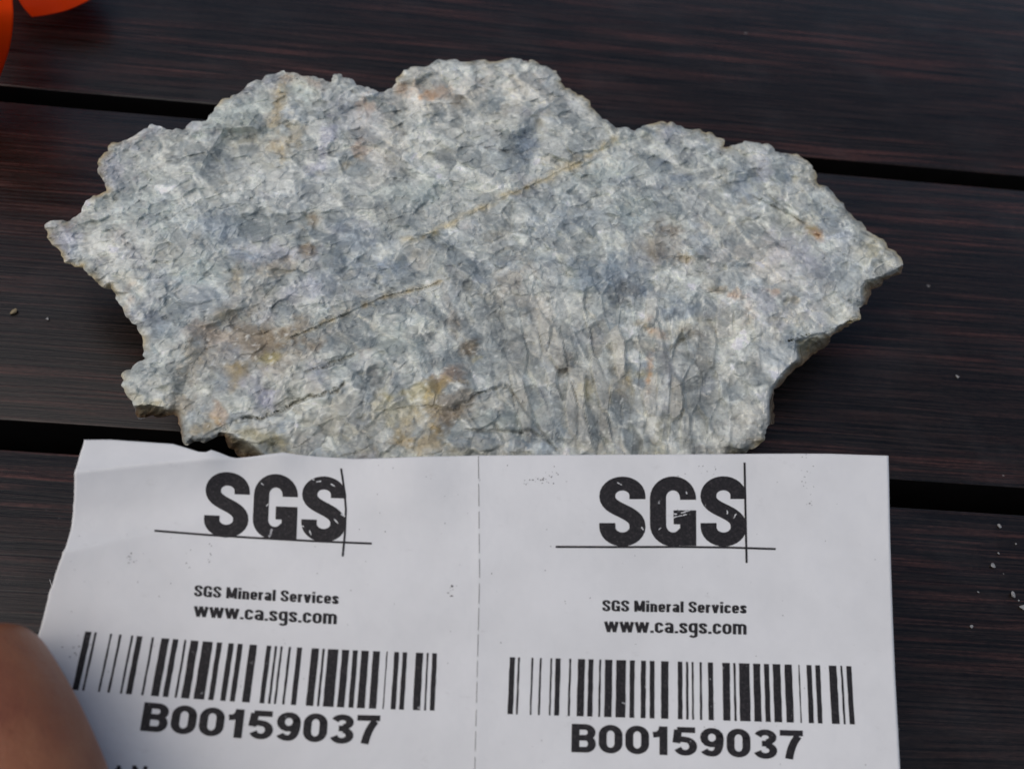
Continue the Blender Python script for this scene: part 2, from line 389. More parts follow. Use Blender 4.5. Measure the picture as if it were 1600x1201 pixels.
def build_rock():
    mm = unproj(outline[:, 0], outline[:, 1], ZR * MM) / MM        # outline on the face plane, mm
    x0, y0 = mm[:, :2].min(0) - 0.5; x1, y1 = mm[:, :2].max(0) + 0.5
    S = 0.20
    nx = int((x1 - x0) / S) + 1; ny = int((y1 - y0) / S) + 1
    gx, gy = np.meshgrid(x0 + S * np.arange(nx), y0 + S * np.arange(ny), indexing='ij')
    poly2 = [tuple(p) for p in mm[:, :2]]
    ins = in_poly(gx, gy, poly2)
    cell = ins[:-1, :-1] & ins[1:, :-1] & ins[:-1, 1:] & ins[1:, 1:]
    # biggest connected piece, and no cells that touch only by a corner
    for _ in range(4):
        d1 = cell[:-1, :-1] & cell[1:, 1:] & ~cell[1:, :-1] & ~cell[:-1, 1:]
        d2 = ~cell[:-1, :-1] & ~cell[1:, 1:] & cell[1:, :-1] & cell[:-1, 1:]
        cell[:-1, :-1] &= ~d1; cell[1:, :-1] &= ~d2
    seed = np.zeros_like(cell); seed[nx // 2, ny // 2] = True
    while True:
        g = seed.copy(); g[1:] |= seed[:-1]; g[:-1] |= seed[1:]; g[:, 1:] |= seed[:, :-1]; g[:, :-1] |= seed[:, 1:]
        g &= cell
        if (g == seed).all(): break
        seed = g
    cell = seed
    used = np.zeros((nx, ny), bool)
    used[:-1, :-1] |= cell; used[1:, :-1] |= cell; used[:-1, 1:] |= cell; used[1:, 1:] |= cell
    idx = -np.ones((nx, ny), int); idx[used] = np.arange(used.sum())
    X = gx[used].copy(); Y = gy[used].copy()
    i, j = np.nonzero(cell)
    quads = np.stack([idx[i, j], idx[i + 1, j], idx[i + 1, j + 1], idx[i, j + 1]], 1)
    # boundary edges
    e = np.concatenate([quads[:, [0, 1]], quads[:, [1, 2]], quads[:, [2, 3]], quads[:, [3, 0]]])
    key = np.minimum(e[:, 0], e[:, 1]) * 10 ** 7 + np.maximum(e[:, 0], e[:, 1])
    uq, first, cnt = np.unique(key, return_index=True, return_counts=True)
    be = e[first[cnt == 1]]
    bv = np.unique(be)
    closed = np.vstack([mm[:, :2], mm[:1, :2]])
    # snap the rim to the outline
    bd, bp = seg_dist(X[bv], Y[bv], closed)
    k = np.minimum(bp.astype(int), len(closed) - 2); t = bp - k
    X[bv] = closed[k, 0] * (1 - t) + closed[k + 1, 0] * t; Y[bv] = closed[k, 1] * (1 - t) + closed[k + 1, 1] * t
    # distance to the rim
    D = np.empty_like(X)
    for a in range(0, len(X), 40000): D[a:a + 40000] = seg_dist(X[a:a + 40000], Y[a:a + 40000], closed)[0]
    px, py = proj(np.stack([X, Y, np.full_like(X, ZR)], 1) * MM)
    # ---------------------------------------------------------------- relief (mm)
    n1 = fbm(X / 5, Y / 5, 1); n2 = fbm(X / 5, Y / 5, 3)
    wx = X + 0.9 * n1 + 0.07 * fbm(X / 0.8, Y / 0.8, 2, 3); wy = Y + 0.9 * n2 + 0.07 * fbm(X / 0.8, Y / 0.8, 4, 3)
    DIAG = math.radians(28)
    h = np.zeros_like(X)
    fib = smooth01(1.15 - np.hypot((px - 990) / 310, (py - 590) / 200) * 0.9) * smooth01((py - 395) / 60)
    mix_a = smooth01(fbm(X / 7, Y / 7, 12) * 1.6 + .5)           # where coarse and where fine crystals dominate
    layers = {}
    for nm, size, tilt, step, ang, st, seed_, fibk, wgt in (('big', 9.5, 0.20, 0.035, DIAG, 1.5, 21, 0, 1), ('mid', 3.2, 0.25, 0.05, -0.9, 1.5, 31, 0.4, .45 + .55 * mix_a),
                                                            ('sml', 1.6, 0.31, 0.05, 0.7, 1.5, 41, 0.5, 1), ('tin', 0.8, 0.40, 0.06, 2.1, 1.4, 51, 0.5, 1 - .55 * mix_a)):
        r1, r2, r3, du, dv, ed = voronoi(wx, wy, size, seed_, ang, st)
        a = size * (tilt * ((r1 - .5) * 2 * du * st ** 0.5 + (r2 - .5) * 2 * dv) + step * (r3 - .5) * 2)
        h += a * wgt * (1 - fibk * fib) * (0.06 + 0.94 * np.clip(ed / 0.26, 0, 1))
        layers[nm] = (r1, r2, r3, ed)
    mid, sml, big, tin = layers['mid'], layers['sml'], layers['big'], layers['tin']
    # columnar crystals, leaning lower right at the left side, upright at the right
    ux = (px - 800) / 25 ; uy = (py - 400) / 25
    lean = np.clip((1080 - px) / 300, 0, 1)
    cx_ = ux - lean * uy * 0.42 + .05 * uy
    r1, r2, r3, du, dv, ed = voronoi(cx_ + 0.15 * fbm(ux / 3, uy / 3, 8), uy / 2.3 + 0.2 * fbm(ux / 2, uy / 4, 9), 1.0, 61)
    h += fib * (1.7 * (r1 - .5) * du + 1.3 * (r3 - .5) + 1.2 * (r2 - .5) * dv) * (.12 + .88 * np.clip(ed / .2, 0, 1))
    col_f = (r1, r2, r3, ed)
    r1b, r2b, r3b, dub, dvb, edb = voronoi(cx_ * 3.2 + 9, uy / 1.2, 1.0, 71)
    h += fib * (0.26 * (r1b - .5) * dub + 0.10 * (r3b - .5)) * np.clip(edb / .25, 0, 1)
    h += 1.5 * fbm(X / 13, Y / 13, 5, 3) + 0.14 * fbm(X / 1.8, Y / 1.8, 6, 4, .55) + 0.035 * fbm(X / 0.55, Y / 0.55, 7, 2)
    # broad shape: slight dome, sinking to the left tip, the right tip and the back
    h += 1.2 - 2.0 * ((px - 760) / 640) ** 2 - 1.0 * ((py - 470) / 330) ** 2
    # ledges along the two diagonal joints
    V1 = [(965,208),(940,232),(905,252),(880,264),(845,283),(800,302),(765,318),(735,335),(690,358),(655,371),(622,378)]
    V2 = [(692,436),(668,448),(632,455),(600,463),(575,474),(545,488),(510,503),(470,520),(440,532)]
    C1 = [(378,657),(405,652),(431,644),(458,633),(481,624),(512,612),(545,598)]
    C2 = [(475,582),(505,572),(530,564),(558,553)]
    C3 = [(700,640),(735,622),(790,600),(820,640),(850,680),(870,705)]
    C4 = [(725,672),(770,674),(830,672),(872,702)]
    C5 = [(686,440),(705,480),(722,520),(735,565),(722,600)]
    C6 = [(1165,300),(1200,318),(1235,335),(1262,352)]
    C7 = [(1040,545),(1062,528),(1085,515)]
    C8 = [(500,118),(505,150),(500,190),(510,235),(522,265),(500,275)]
    def side(pts, sgn, reach, amt):
        d, par = seg_dist(px, py, pts)
        kk = np.minimum(par.astype(int), len(pts) - 2); P = np.array(pts, float)
        tx = P[kk + 1, 0] - P[kk, 0]; ty = P[kk + 1, 1] - P[kk, 1]
        s = np.sign((px - P[kk, 0]) * ty - (py - P[kk, 1]) * tx) * sgn
        ends = smooth01(np.minimum(par, len(pts) - 1 - par) * 1.5)
        return amt * (s > 0) * np.exp(-d / reach) * ends
    h += side(V1, 1, 60, -0.15) + side(V2, -1, 60, 0.35) + side(C1, -1, 45, 0.7) + side(C2, -1, 35, 0.4) + side(C6, 1, 40, 0.3)
    cr = np.zeros_like(X)
    jit = 8 * fbm(px / 22, py / 22, 77, 4, .6)
    for pts, wd, dp in ((C1, 2.6, .7), (C2, 2.4, .5), (C3, 2.4, .35), (C4, 2.4, .35), (C6, 2.4, .3), (C7, 3, .4)):
        d, par = seg_dist(px + jit, py + jit, pts)
        c = np.exp(-(d / wd) ** 2) * smooth01(np.minimum(par, len(pts) - 1 - par) * 3 + 0.2)
        h -= dp * c; cr = np.maximum(cr, c * min(1, dp))
    # pits and hollows
    for qx, qy, qr, dp in ((585,590,24,1.6),(668,525,26,.9),(490,340,18,1.4),(475,380,14,1.0),(700,660,34,1.2),(830,232,20,.7),(870,255,12,.6),(1235,475,16,.9),
                           (300,610,40,1.2),(640,690,30,.5),(1050,470,22,.8),(395,470,22,1.0),(355,520,40,.8),(420,545,20,.7),(560,590,12,1.0)):
        d = np.hypot(px - qx, (py - qy)) + 8 * fbm(px / 14, py / 14, int(qx))
        h -= 0.55 * dp * smooth01(1.25 - d / qr)
    # rim
    edge = 1.0 + 0.9 * fbm(X / 2.2, Y / 2.2, 15)
    h -= 1.0 * np.clip(1 - D / (0.9 * np.maximum(edge, .15)), 0, 1) ** 1.2
    def drop(poly, depth, soft):
        P = np.array(poly + poly[:1], float); inside = in_poly(px, py, poly); d, _ = seg_dist(px + jit * .5, py + jit * .5, P)
        return -depth * np.where(inside, smooth01(d / soft), 0)
    # lower faces that show below the right and left rims
    def below(line, reach, depth, cut):
        d, par = seg_dist(px + jit * .6, py + jit * .6, line); P = np.array(line, float)
        kk = np.minimum(par.astype(int), len(line) - 2)
        s = (px - P[kk, 0]) * (P[kk + 1, 1] - P[kk, 1]) - (py - P[kk, 1]) * (P[kk + 1, 0] - P[kk, 0])
        return np.where((s < 0) & (px > cut[0]) & (px < cut[1]) & (py > cut[2]), np.clip(d / reach, 0, 1.6) * depth, 0)
    fr = below([(1205,605),(1224,580),(1246,560),(1240,530),(1262,522),(1292,519),(1320,505)], 26, 6.5, (1200, 1330, 500)) * smooth01((px - 1200) / 12)
    fr2 = below([(1346,482),(1345,450),(1352,438),(1376,432),(1400,420)], 16, 3.5, (1340, 1412, 415))
    fl = below([(205,634),(232,633),(262,636),(300,622),(330,600)], 20, 5.5, (205, 292, 628)) * smooth01((292 - px) / 45)
    fl2 = below([(335,676),(355,676),(378,684),(400,697),(420,715)], 20, 4.5, (340, 430, 670))
    low = np.maximum(np.maximum(fr, fr2), np.maximum(fl, fl2))
    low = low * (1 + .5 * fbm(X / 1.6, Y / 1.6, 99, 3))
    h -= low
    Z = ZR + h
    # ---------------------------------------------------------------- mineral colour
    def pal(r, g, b):
        c = np.array((r, g, b), float); return lin(c * 0.78 + c.mean() * 0.22 + np.array((0.5, 2.0, -3.0))) * 1.50
    C = np.empty((len(X), 3)); C[:] = pal(158, 162, 161)
    def blend(mask, c, amt=1.0):
        nonlocal C
        mk = np.clip(mask * amt, 0, 1)[:, None]; C = C * (1 - mk) + c * mk
    blend(smooth01((fbm(wx / 7, wy / 7, 101) + .05) * 2.2), pal(172, 172, 164), .8)
    blend(smooth01((fbm(wx / 6, wy / 6, 102) - .10) * 3), pal(128, 138, 152), .75)
    blend(smooth01((fbm(wx / 5, wy / 5, 103) - .15) * 3), pal(150, 150, 162), .7)
    blend(smooth01((fbm(wx / 8, wy / 8, 104) - .2) * 3), pal(172, 158, 140), .45)
    q1 = fbm(wx / 1.7, wy / 1.7, 701, 4, .6); q2 = fbm(wx / 2.6, wy / 2.6, 702, 4, .6); q3 = fbm(wx / 0.9, wy / 0.9, 703, 3, .6); q4 = fbm(wx / 4.2, wy / 4.2, 704, 4, .6)
    blend(smooth01((q2 - .12) * 4), pal(122, 129, 135), .55); blend(smooth01((-q2 - .14) * 4), pal(180, 182, 176), .65)
    blend(smooth01((q4 - .16) * 4), pal(108, 116, 124), .5); blend(smooth01((q1 - .22) * 5), pal(98, 104, 110), .5); blend(smooth01((-q1 - .2) * 5), pal(192, 192, 188), .6)
    blend(smooth01((-q4 - .22) * 4), pal(174, 166, 148), .45)
    C *= (1 + .16 * q3)[:, None]
    for (r1, r2, r3, ed), lo, hi, k1, k2 in ((big, .90, 1.10, .25, .25), (mid, .84, 1.14, .40, .45), (sml, .82, 1.20, .45, .60), (tin, .90, 1.12, .30, .32)):
        C *= (lo + (hi - lo) * r2)[:, None]
        soft = smooth01(ed / .18)
        blend(soft * smooth01((r3 - .74) * 7), pal(186, 187, 183), k1); blend(soft * smooth01((r1 - .80) * 7), pal(112, 120, 127), k2)
        blend((1 - smooth01(ed / .10)) * .5, pal(184, 185, 180), .2)
    blend(smooth01(mid[3] / .2) * smooth01((mid[0] - .84) * 10), pal(96, 106, 116), .55); blend(smooth01(mid[3] / .2) * smooth01((mid[2] - .86) * 10), pal(188, 188, 184), .5)
    base_c = C.copy()
    gb = {'w': (178, 178, 172), 'p': (186, 180, 172), 'b': (112, 124, 142), 'k': (70, 76, 84), 'v': (150, 150, 166), 'o': (160, 136, 92), 'n': (112, 90, 64),
          'r': (168, 128, 96), 'g': (150, 160, 158), 'd': (104, 108, 112), 'y': (168, 154, 104), 'm': (140, 134, 128), 't': (122, 132, 140)}
    blobs = [(800,520,140,90,10,'d',.42),(900,640,170,60,0,'d',.38),(1080,600,60,90,0,'d',.35),(420,560,110,60,-15,'m',.45),(600,640,110,50,0,'m',.3),(700,560,60,60,0,'t',.3),(950,430,130,40,10,'t',.35),(650,360,150,40,-18,'t',.25),(330,360,120,50,0,'t',.25),(640,240,300,110,0,'w',.30),(1200,380,150,90,10,'w',.35),(240,290,120,90,0,'w',.25),(1150,640,80,60,0,'w',.25),
     (435,170,20,48,0,'o',.7),(455,215,26,24,0,'o',.5),(470,125,40,10,10,'r',.5),(415,150,14,30,0,'w',.8),(510,215,14,30,0,'v',.8),(500,260,22,16,0,'v',.8),(470,140,18,24,-30,'g',.7),
     (350,185,60,30,-20,'g',.6),(250,240,40,60,0,'w',.6),(180,270,25,40,0,'v',.6),(100,375,26,22,30,'v',.8),(120,395,14,14,0,'b',.5),(230,320,60,50,0,'g',.5),
     (330,350,45,30,0,'b',.6),(310,370,12,22,20,'k',.4),(395,345,40,12,-8,'t',.8),(420,395,60,18,0,'v',.6),(390,398,28,7,4,'b',.8),(490,340,10,14,30,'n',.8),(480,385,12,16,0,'n',.8),(470,360,14,10,0,'o',.4),
     (560,190,50,40,0,'v',.4),(600,240,40,60,0,'p',.5),(670,150,70,40,0,'p',.6),(670,150,12,8,0,'r',.9),(690,140,14,10,0,'r',.6),(640,140,20,10,0,'r',.6),(575,165,14,14,0,'r',.5),(560,235,14,14,0,'r',.5),(545,258,22,8,-30,'o',.5),(715,160,10,10,0,'n',.7),
     (800,140,60,30,0,'p',.6),(760,190,80,30,-10,'w',.6),(820,225,26,28,10,'b',.95),(800,225,9,16,0,'k',.6),(870,253,11,10,0,'k',.75),(780,240,34,40,0,'t',.45),(700,230,40,14,0,'w',.4),(700,245,14,12,0,'d',.6),
     (640,300,60,30,0,'g',.6),(560,370,44,26,20,'b',.55),(660,320,40,18,0,'t',.5),(600,330,40,22,0,'w',.4),(710,320,18,20,0,'d',.4),
     (890,300,50,24,-20,'t',.5),(880,350,90,22,-20,'b',.45),(840,385,40,14,-20,'d',.4),(960,270,40,20,0,'g',.5),
     (1040,210,14,18,0,'v',.6),(1040,255,16,12,30,'b',.8),(1085,275,34,7,-12,'k',.6),(1060,278,24,8,10,'b',.7),(980,330,30,26,0,'g',.7),(980,340,50,40,0,'t',.45),
     (1135,262,10,12,0,'k',.55),(1165,285,26,24,20,'b',.85),(1180,240,18,14,0,'w',.5),(1215,270,22,20,0,'t',.8),(1230,285,10,14,20,'b',.7),(1190,260,14,26,-30,'v',.5),
     (1285,325,26,22,20,'t',.7),(1300,350,30,22,40,'b',.6),(1270,360,8,16,-40,'o',.95),(1278,368,7,9,-20,'r',.8),(1250,345,20,6,30,'n',.35),(1365,390,24,26,30,'y',.4),(1330,330,14,18,0,'m',.5),
     (1180,400,60,30,0,'p',.85),(1210,430,30,20,0,'p',.6),(1150,350,60,24,0,'w',.5),(1290,430,60,50,0,'v',.4),(1240,390,40,24,20,'v',.5),(1320,440,40,40,0,'g',.4),
     (1040,380,40,26,0,'m',.7),(1045,358,26,8,10,'n',.5),(1035,395,24,18,0,'n',.35),(1095,370,26,30,0,'b',.6),(1090,410,18,22,0,'d',.8),(1075,405,10,10,0,'o',.5),(1105,400,8,14,0,'k',.4),
     (960,440,80,26,20,'b',.8),(985,450,20,10,40,'k',.6),(970,470,24,10,30,'k',.5),(925,420,40,30,0,'t',.5),(1060,490,50,14,-10,'b',.6),(1050,495,24,7,-25,'k',.7),
     (1125,452,16,8,0,'n',.7),(1150,462,14,10,30,'r',.6),(1210,455,16,7,10,'r',.7),(1240,468,10,6,0,'o',.6),(1230,480,16,20,10,'d',.75),(1190,470,26,24,0,'v',.5),(1170,485,12,18,0,'r',.35),
     (1065,540,28,36,0,'d',.7),(1080,590,36,44,10,'d',.6),(1070,515,34,12,0,'n',.4),(1100,655,26,34,0,'d',.7),(1095,640,14,22,0,'k',.35),(1170,600,50,60,0,'w',.45),(1180,660,40,30,0,'p',.4),
     (1000,505,26,10,0,'o',.55),(1015,500,8,16,-30,'r',.7),(1030,520,22,10,30,'r',.5),(1005,585,26,8,0,'y',.5),(1015,585,6,34,5,'r',.75),(970,600,18,30,0,'o',.4),(915,610,12,16,0,'y',.55),(1030,690,10,40,0,'y',.35),(1010,690,20,30,0,'d',.6),(960,640,24,24,0,'t',.6),
     (820,460,34,60,-25,'m',.5),(800,430,30,22,0,'m',.5),(845,490,16,50,-25,'p',.35),(790,540,50,40,0,'d',.45),(760,500,30,24,0,'d',.4),(735,545,16,22,0,'n',.7),(745,560,12,6,-20,'y',.8),(710,510,12,26,-20,'m',.8),(880,570,14,22,0,'n',.5),(870,550,30,14,30,'d',.5),
     (700,640,34,26,-20,'n',.85),(715,620,40,18,-20,'m',.8),(700,590,34,14,-24,'r',.6),(650,610,60,12,-12,'y',.6),(620,640,50,30,0,'y',.35),(660,690,40,18,-10,'o',.7),(640,670,40,14,-30,'o',.45),(690,600,20,8,-20,'o',.7),
     (585,588,18,26,25,'k',.95),(565,620,12,20,0,'k',.8),(668,522,26,14,0,'k',.75),(650,500,24,12,0,'t',.5),(600,540,50,30,0,'g',.5),(540,570,30,20,0,'g',.5),
     (820,690,70,26,0,'b',.75),(830,680,30,20,0,'k',.45),(900,660,50,30,0,'d',.6),(900,690,50,24,0,'t',.5),(790,650,40,30,0,'g',.5),(560,690,40,24,0,'d',.5),(470,690,40,24,0,'m',.5),
     (330,525,34,18,20,'r',.6),(350,490,26,14,-20,'o',.6),(300,560,16,20,0,'o',.4),(345,545,60,50,0,'m',.7),(375,575,22,14,-15,'o',.9),(365,600,8,18,10,'o',.8),(415,535,34,34,0,'n',.65),(385,510,24,26,0,'n',.5),(440,520,40,14,-20,'n',.55),(420,560,20,8,-20,'y',.8),(490,540,24,10,-15,'n',.6),(370,440,10,24,10,'o',.55),(400,470,30,60,20,'m',.55),(450,420,34,14,0,'o',.35),
     (345,600,26,22,0,'b',.5),(400,620,24,44,0,'v',.5),(415,625,8,34,4,'v',.9),(325,668,20,12,-10,'o',.7),(345,650,12,24,0,'r',.5),(410,690,50,24,20,'y',.55),(235,640,26,12,0,'y',.5),(290,635,30,14,0,'n',.5),
     (310,465,60,28,0,'b',.55),(320,480,40,8,5,'k',.35),(250,510,30,20,0,'b',.45),(245,460,30,20,0,'w',.4),(205,470,14,24,20,'r',.4),(550,430,60,30,0,'b',.5),(480,450,40,20,0,'v',.5),(620,420,40,14,-10,'b',.6),(300,420,50,24,0,'g',.6),(245,400,50,24,0,'w',.5)]
    wob1 = 0.55 * fbm(px / 26, py / 26, 201); wob2 = 0.4 * fbm(px / 9, py / 9, 202)
    gcell = sml[2] * .6 + tin[1] * .4
    grain = np.clip(base_c.mean(1) / base_c.mean(), .4, 1.7)
    for bx, by, ra, rb, an, cc, am in blobs:
        a = math.radians(an); dx = px - bx; dy = py - by
        q = np.hypot((dx * math.cos(a) + dy * math.sin(a)) / (ra * 1.15), (-dx * math.sin(a) + dy * math.cos(a)) / (rb * 1.15))
        near = q < 2.2
        mk = np.zeros_like(X); mk[near] = smooth01((1.2 - q[near] + 1.3 * wob1[near] + 1.5 * wob2[near] + .55 * (gcell[near] - .5)) * .95)
        blend(mk, pal(*gb[cc]) * (.40 + .60 * grain)[:, None], am * .92)
    # grains: lighter and darker crystals, pale seams between them
    r1, r2, r3, ed = col_f; C *= (1 + fib * (-.20 + .36 * r2))[:, None]
    blend(fib * smooth01((r3 - .75) * 6), pal(176, 170, 160), .6); blend(fib * smooth01((r1 - .8) * 6), pal(116, 114, 112), .55)
    lt = vnoise(px / 3.5, py / 3.5, 300) * vnoise(px / 9, py / 9, 301); blend(smooth01((lt - .5) * 5), pal(198, 198, 195), .5)
    dk = vnoise(px / 5, py / 5, 302) * vnoise(px / 13, py / 13, 303); blend(smooth01((dk - .56) * 5), pal(80, 86, 94), .5)
    # rusty veins and cracks
    for pts, wd, cc, am in ((V1, 5.0, (178, 156, 108), .55), (V2, 4.2, (158, 134, 88), .55), (C5, 5, (128, 112, 98), .35)):
        d, par = seg_dist(px + jit * .7, py + jit * .7, pts)
        g = vnoise(px / 14, py / 14, 400 + int(wd * 10))
        blend(np.exp(-(d / (wd * (0.55 + g))) ** 2) * smooth01(np.minimum(par, len(pts) - 1 - par) * 2 + .3), pal(*cc) * (.8 + .5 * vnoise(px / 4, py / 4, 444))[:, None], am * np.clip(-.15 + 1.7 * vnoise(px / 10, py / 10, 445), 0, 1))
    blend(cr, pal(78, 72, 66), .75)
    # weathered skin on rim and lower faces
    rim = np.exp(-D / 0.55) * smooth01((fbm(X / 4, Y / 4, 500) + .15) * 2.2)
    blend(rim, pal(170, 146, 98), .8)
    blend(smooth01(low / 1.5), pal(128, 122, 98), .8); blend(smooth01(low / 1.5) * np.exp(-D / 0.8), pal(128, 82, 46), .8)
    C = np.clip(C, 0.01, 0.84)
    # ---------------------------------------------------------------- the flanks, down to the table
    P = unproj(px, py, Z * MM)
    rimP = P[bv]; rimC = C[bv]
    sm = mm[:, :2].copy()
    ker = np.exp(-0.5 * (np.arange(-60, 61) / 24.0) ** 2); ker /= ker.sum()
    # even spacing along the outline for the smoothing
    L = np.r_[0, np.cumsum(np.hypot(*np.diff(closed, axis=0).T))]; N = 1600
    u = np.linspace(0, L[-1], N, endpoint=False)
    ox = np.interp(u, L, closed[:, 0]); oy = np.interp(u, L, closed[:, 1])
    pad = lambda a: np.r_[a[-60:], a, a[:60]]
    sx = np.convolve(pad(ox), ker, 'valid'); sy = np.convolve(pad(oy), ker, 'valid')
    cx0, cy0 = ox.mean(), oy.mean()
    tx_ = cx0 + (sx - cx0) * 0.80; ty_ = cy0 + 2.0 + (sy - cy0) * 0.70
    sp = L[k] * (1 - t) + L[k + 1] * t
    TX = np.interp(sp, np.r_[u, L[-1]], np.r_[tx_, tx_[0]]) * MM; TY = np.interp(sp, np.r_[u, L[-1]], np.r_[ty_, ty_[0]]) * MM
    rings = 12; nb = len(bv); nv = len(P)
    loc = {int(b): q for q, b in enumerate(bv)}
    allP = [P]; allC = [C]
    e0 = np.array([loc[int(a)] for a in be[:, 0]]); e1 = np.array([loc[int(a)] for a in be[:, 1]])
    fcs = [quads]
    prev = bv
    for r in range(1, rings + 1):
        q = r / rings; zz = rimP[:, 2] * (1 - q); k2 = q ** 0.8
        nzx = 0.9 * fbm(sp / 3 + r * .35, np.full_like(sp, r * .5), 600) * MM * math.sin(math.pi * min(q * 1.2, 1)); 
        x_ = rimP[:, 0] * (1 - k2) + TX * k2 + nzx; y_ = rimP[:, 1] * (1 - k2) + TY * k2 + nzx
        if r == rings: zz = np.zeros_like(zz)
        allP.append(np.stack([x_, y_, zz], 1))
        cc = np.tile(pal(132, 124, 102), (nb, 1)) * (0.85 + 0.3 * vnoise(sp / 1.2, np.full_like(sp, r * .7), 610))[:, None]
        allC.append(np.clip(rimC * (1 - min(1, q * 5)) + cc * min(1, q * 5), .01, .8))
        cur = nv + (r - 1) * nb + np.arange(nb)
        fcs.append(np.stack([prev[e1], prev[e0], cur[e0], cur[e1]], 1)); prev = cur
    allP.append(np.array([[TX.mean(), TY.mean(), 0]])); allC.append(allC[-1][:1])
    ctr = nv + rings * nb
    V = np.vstack(allP); Q = np.vstack(fcs)
    tri = np.stack([prev[e1], prev[e0], np.full(len(e0), ctr)], 1)
    o = mesh_obj('mineral_rock', V, Q, M_ROCK, None, False)
    me = o.data
    bm = bmesh.new(); bm.from_mesh(me); bm.verts.ensure_lookup_table()
    for a, b, c in tri:
        try: bm.faces.new((bm.verts[a], bm.verts[b], bm.verts[c]))
        except ValueError: pass
    bm.normal_update(); bm.to_mesh(me); bm.free()
    at = me.color_attributes.new('mineral', 'FLOAT_COLOR', 'POINT')
    CC = np.ones((len(V), 4), np.float32); CC[:, :3] = np.vstack(allC)
    at.data.foreach_set('color', CC.ravel())
    return o
rock = build_rock()
tag(rock, 'jagged pale blue-grey crystalline rock slab with yellowish veins lying on the planks', 'rock')

# ------------------------------------------------------------------ paper label
PA, PB, PC = (unproj(np.array(a), np.array(b), z * MM) for a, b, z in ((135, 690, 19.5), (1390, 711, 19.5), (748, 1201, 8.0)))
PN = np.cross(PC - PA, PB - PA); PN /= np.linalg.norm(PN); PN *= np.sign(PN[2])
def wrinkle(px, py):
    w_ = 0.30 * np.exp(-((px - 330) / 26) ** 2 - ((py - 700) / 30) ** 2) - 0.5 * np.exp(-((px - 372) / 34) ** 2 - ((py - 705) / 40) ** 2) + 0.4 * np.exp(-((px - 440) / 34) ** 2 - ((py - 705) / 45) ** 2)
    # crease across the upper left corner
    ln = py - (742 - 0.14 * (px - 135) + 0.0023 * np.clip(px - 200, 0, None) ** 1.55 * 1.2)
    fade = np.exp(-(np.clip(px - 330, 0, None) / 120) ** 2)
    w_ = w_ + fade * (1.35 * np.exp(-np.abs(ln) / 34) - 0.5 * np.exp(-((ln - 70) / 45) ** 2))
    # fold where the left edge kicks out
    ln2 = py - (868 - 0.25 * (px - 100))
    w_ = w_ + 0.9 * np.exp(-np.abs(ln2) / 44) * np.exp(-np.clip(px - 100, 0, None) / 150)
    # left end lifts in a slow curl, the rest bows a little
    w_ = w_ + 2.2 * (np.clip(420 - px, 0, None) / 400) ** 2 + 0.35 * np.sin(px / 210.0 + 0.8) * np.sin(py / 170.0)
    # shallow buckle on the right half
    w_ = w_ + 0.25 * np.exp(-((px - 1260) / 60) ** 2 - ((py - 760) / 90) ** 2) + 0.5 * np.exp(-((px - 650) / 60) ** 2 - ((py - 740) / 60) ** 2) + 0.06 * np.exp(-np.abs(px - 748) / 10)
    return w_
def on_paper(px, py, lift=0.0):
    px = np.asarray(px, float); py = np.asarray(py, float)
    d = rays(px, py); s = ((PA - CAM) @ PN) / (d @ PN)
    return CAM + d * s[..., None] + PN * ((wrinkle(px, py) + lift) * MM)[..., None]
LE = np.array([(136,690),(131,715),(125,746),(122,770),(118,800),(114,835),(109,858),(100,882),(92,905),(84,928),(75,965),(65,1003),(55,1050),(41,1120),(26,1200),(2,1330)], float)
RE = np.array([(1390,711),(1391,750),(1393,850),(1396,960),(1399,1060),(1405,1201),(1410,1330)], float)
TE = np.array([(136,690),(175,689),(225,692),(272,695),(295,702),(312,708),(325,709),(332,705),(345,709),(360,715),(370,717),(400,714),(444,708.5),(462,711),(503,714),(556,717),(619,716),(748,712),(900,711),(1100,709.5),(1200,708.5),(1300,708.5),(1390,711)], float)
NS, NT = 320, 180
tt = np.linspace(0, 1, NT); ss = np.linspace(0, 1, NS)
Sg, Tg = np.meshgrid(ss, tt, indexing='ij')
ly = 690 + tt * 640; lx = np.interp(ly, LE[:, 1], LE[:, 0]) + 0.7 * fbm(ly / 9, ly * 0, 5, 3)
ry = 711 + tt * 619; rx = np.interp(ry, RE[:, 1], RE[:, 0])
Xp = lx[None] * (1 - Sg) + rx[None] * Sg; Yp = ly[None] * (1 - Sg) + ry[None] * Sg
topy = np.interp(lx[0] + ss * (rx[0] - lx[0]), TE[:, 0], TE[:, 1]); liny = 690 + ss * 21
Yp += (topy - liny)[:, None] * np.exp(-Tg * 9)
# sheet as a closed slab 0.12 mm thick
topP = on_paper(Xp, Yp); botP = topP - PN * 0.12 * MM
iv = np.arange(NS * NT).reshape(NS, NT); n0 = NS * NT
q = np.stack([iv[:-1, :-1], iv[:-1, 1:], iv[1:, 1:], iv[1:, :-1]], -1).reshape(-1, 4)
loop = np.r_[iv[:, 0], iv[-1, 1:], iv[-2::-1, -1], iv[0, -2:0:-1]]
nxt = np.roll(loop, -1)
qs = np.stack([loop, nxt, nxt + n0, loop + n0], 1)
label = bpy.data.objects.new('sample_label', None); col.objects.link(label)
label.location = tuple(unproj(np.array(740.0), np.array(1150.0), 0.0))
tag(label, 'white paper sample label printed with two barcodes, leaning on the rock', 'label')
LOC = np.array(label.location)
sheet = mesh_obj('paper_sheet', np.vstack([topP.reshape(-1, 3), botP.reshape(-1, 3)]) - LOC, np.vstack([q, q[:, ::-1] + n0, qs]), M_PAPER, label, True)
bm = bmesh.new(); bm.from_mesh(sheet.data); bmesh.ops.recalc_face_normals(bm, faces=bm.faces); bm.to_mesh(sheet.data); bm.free()

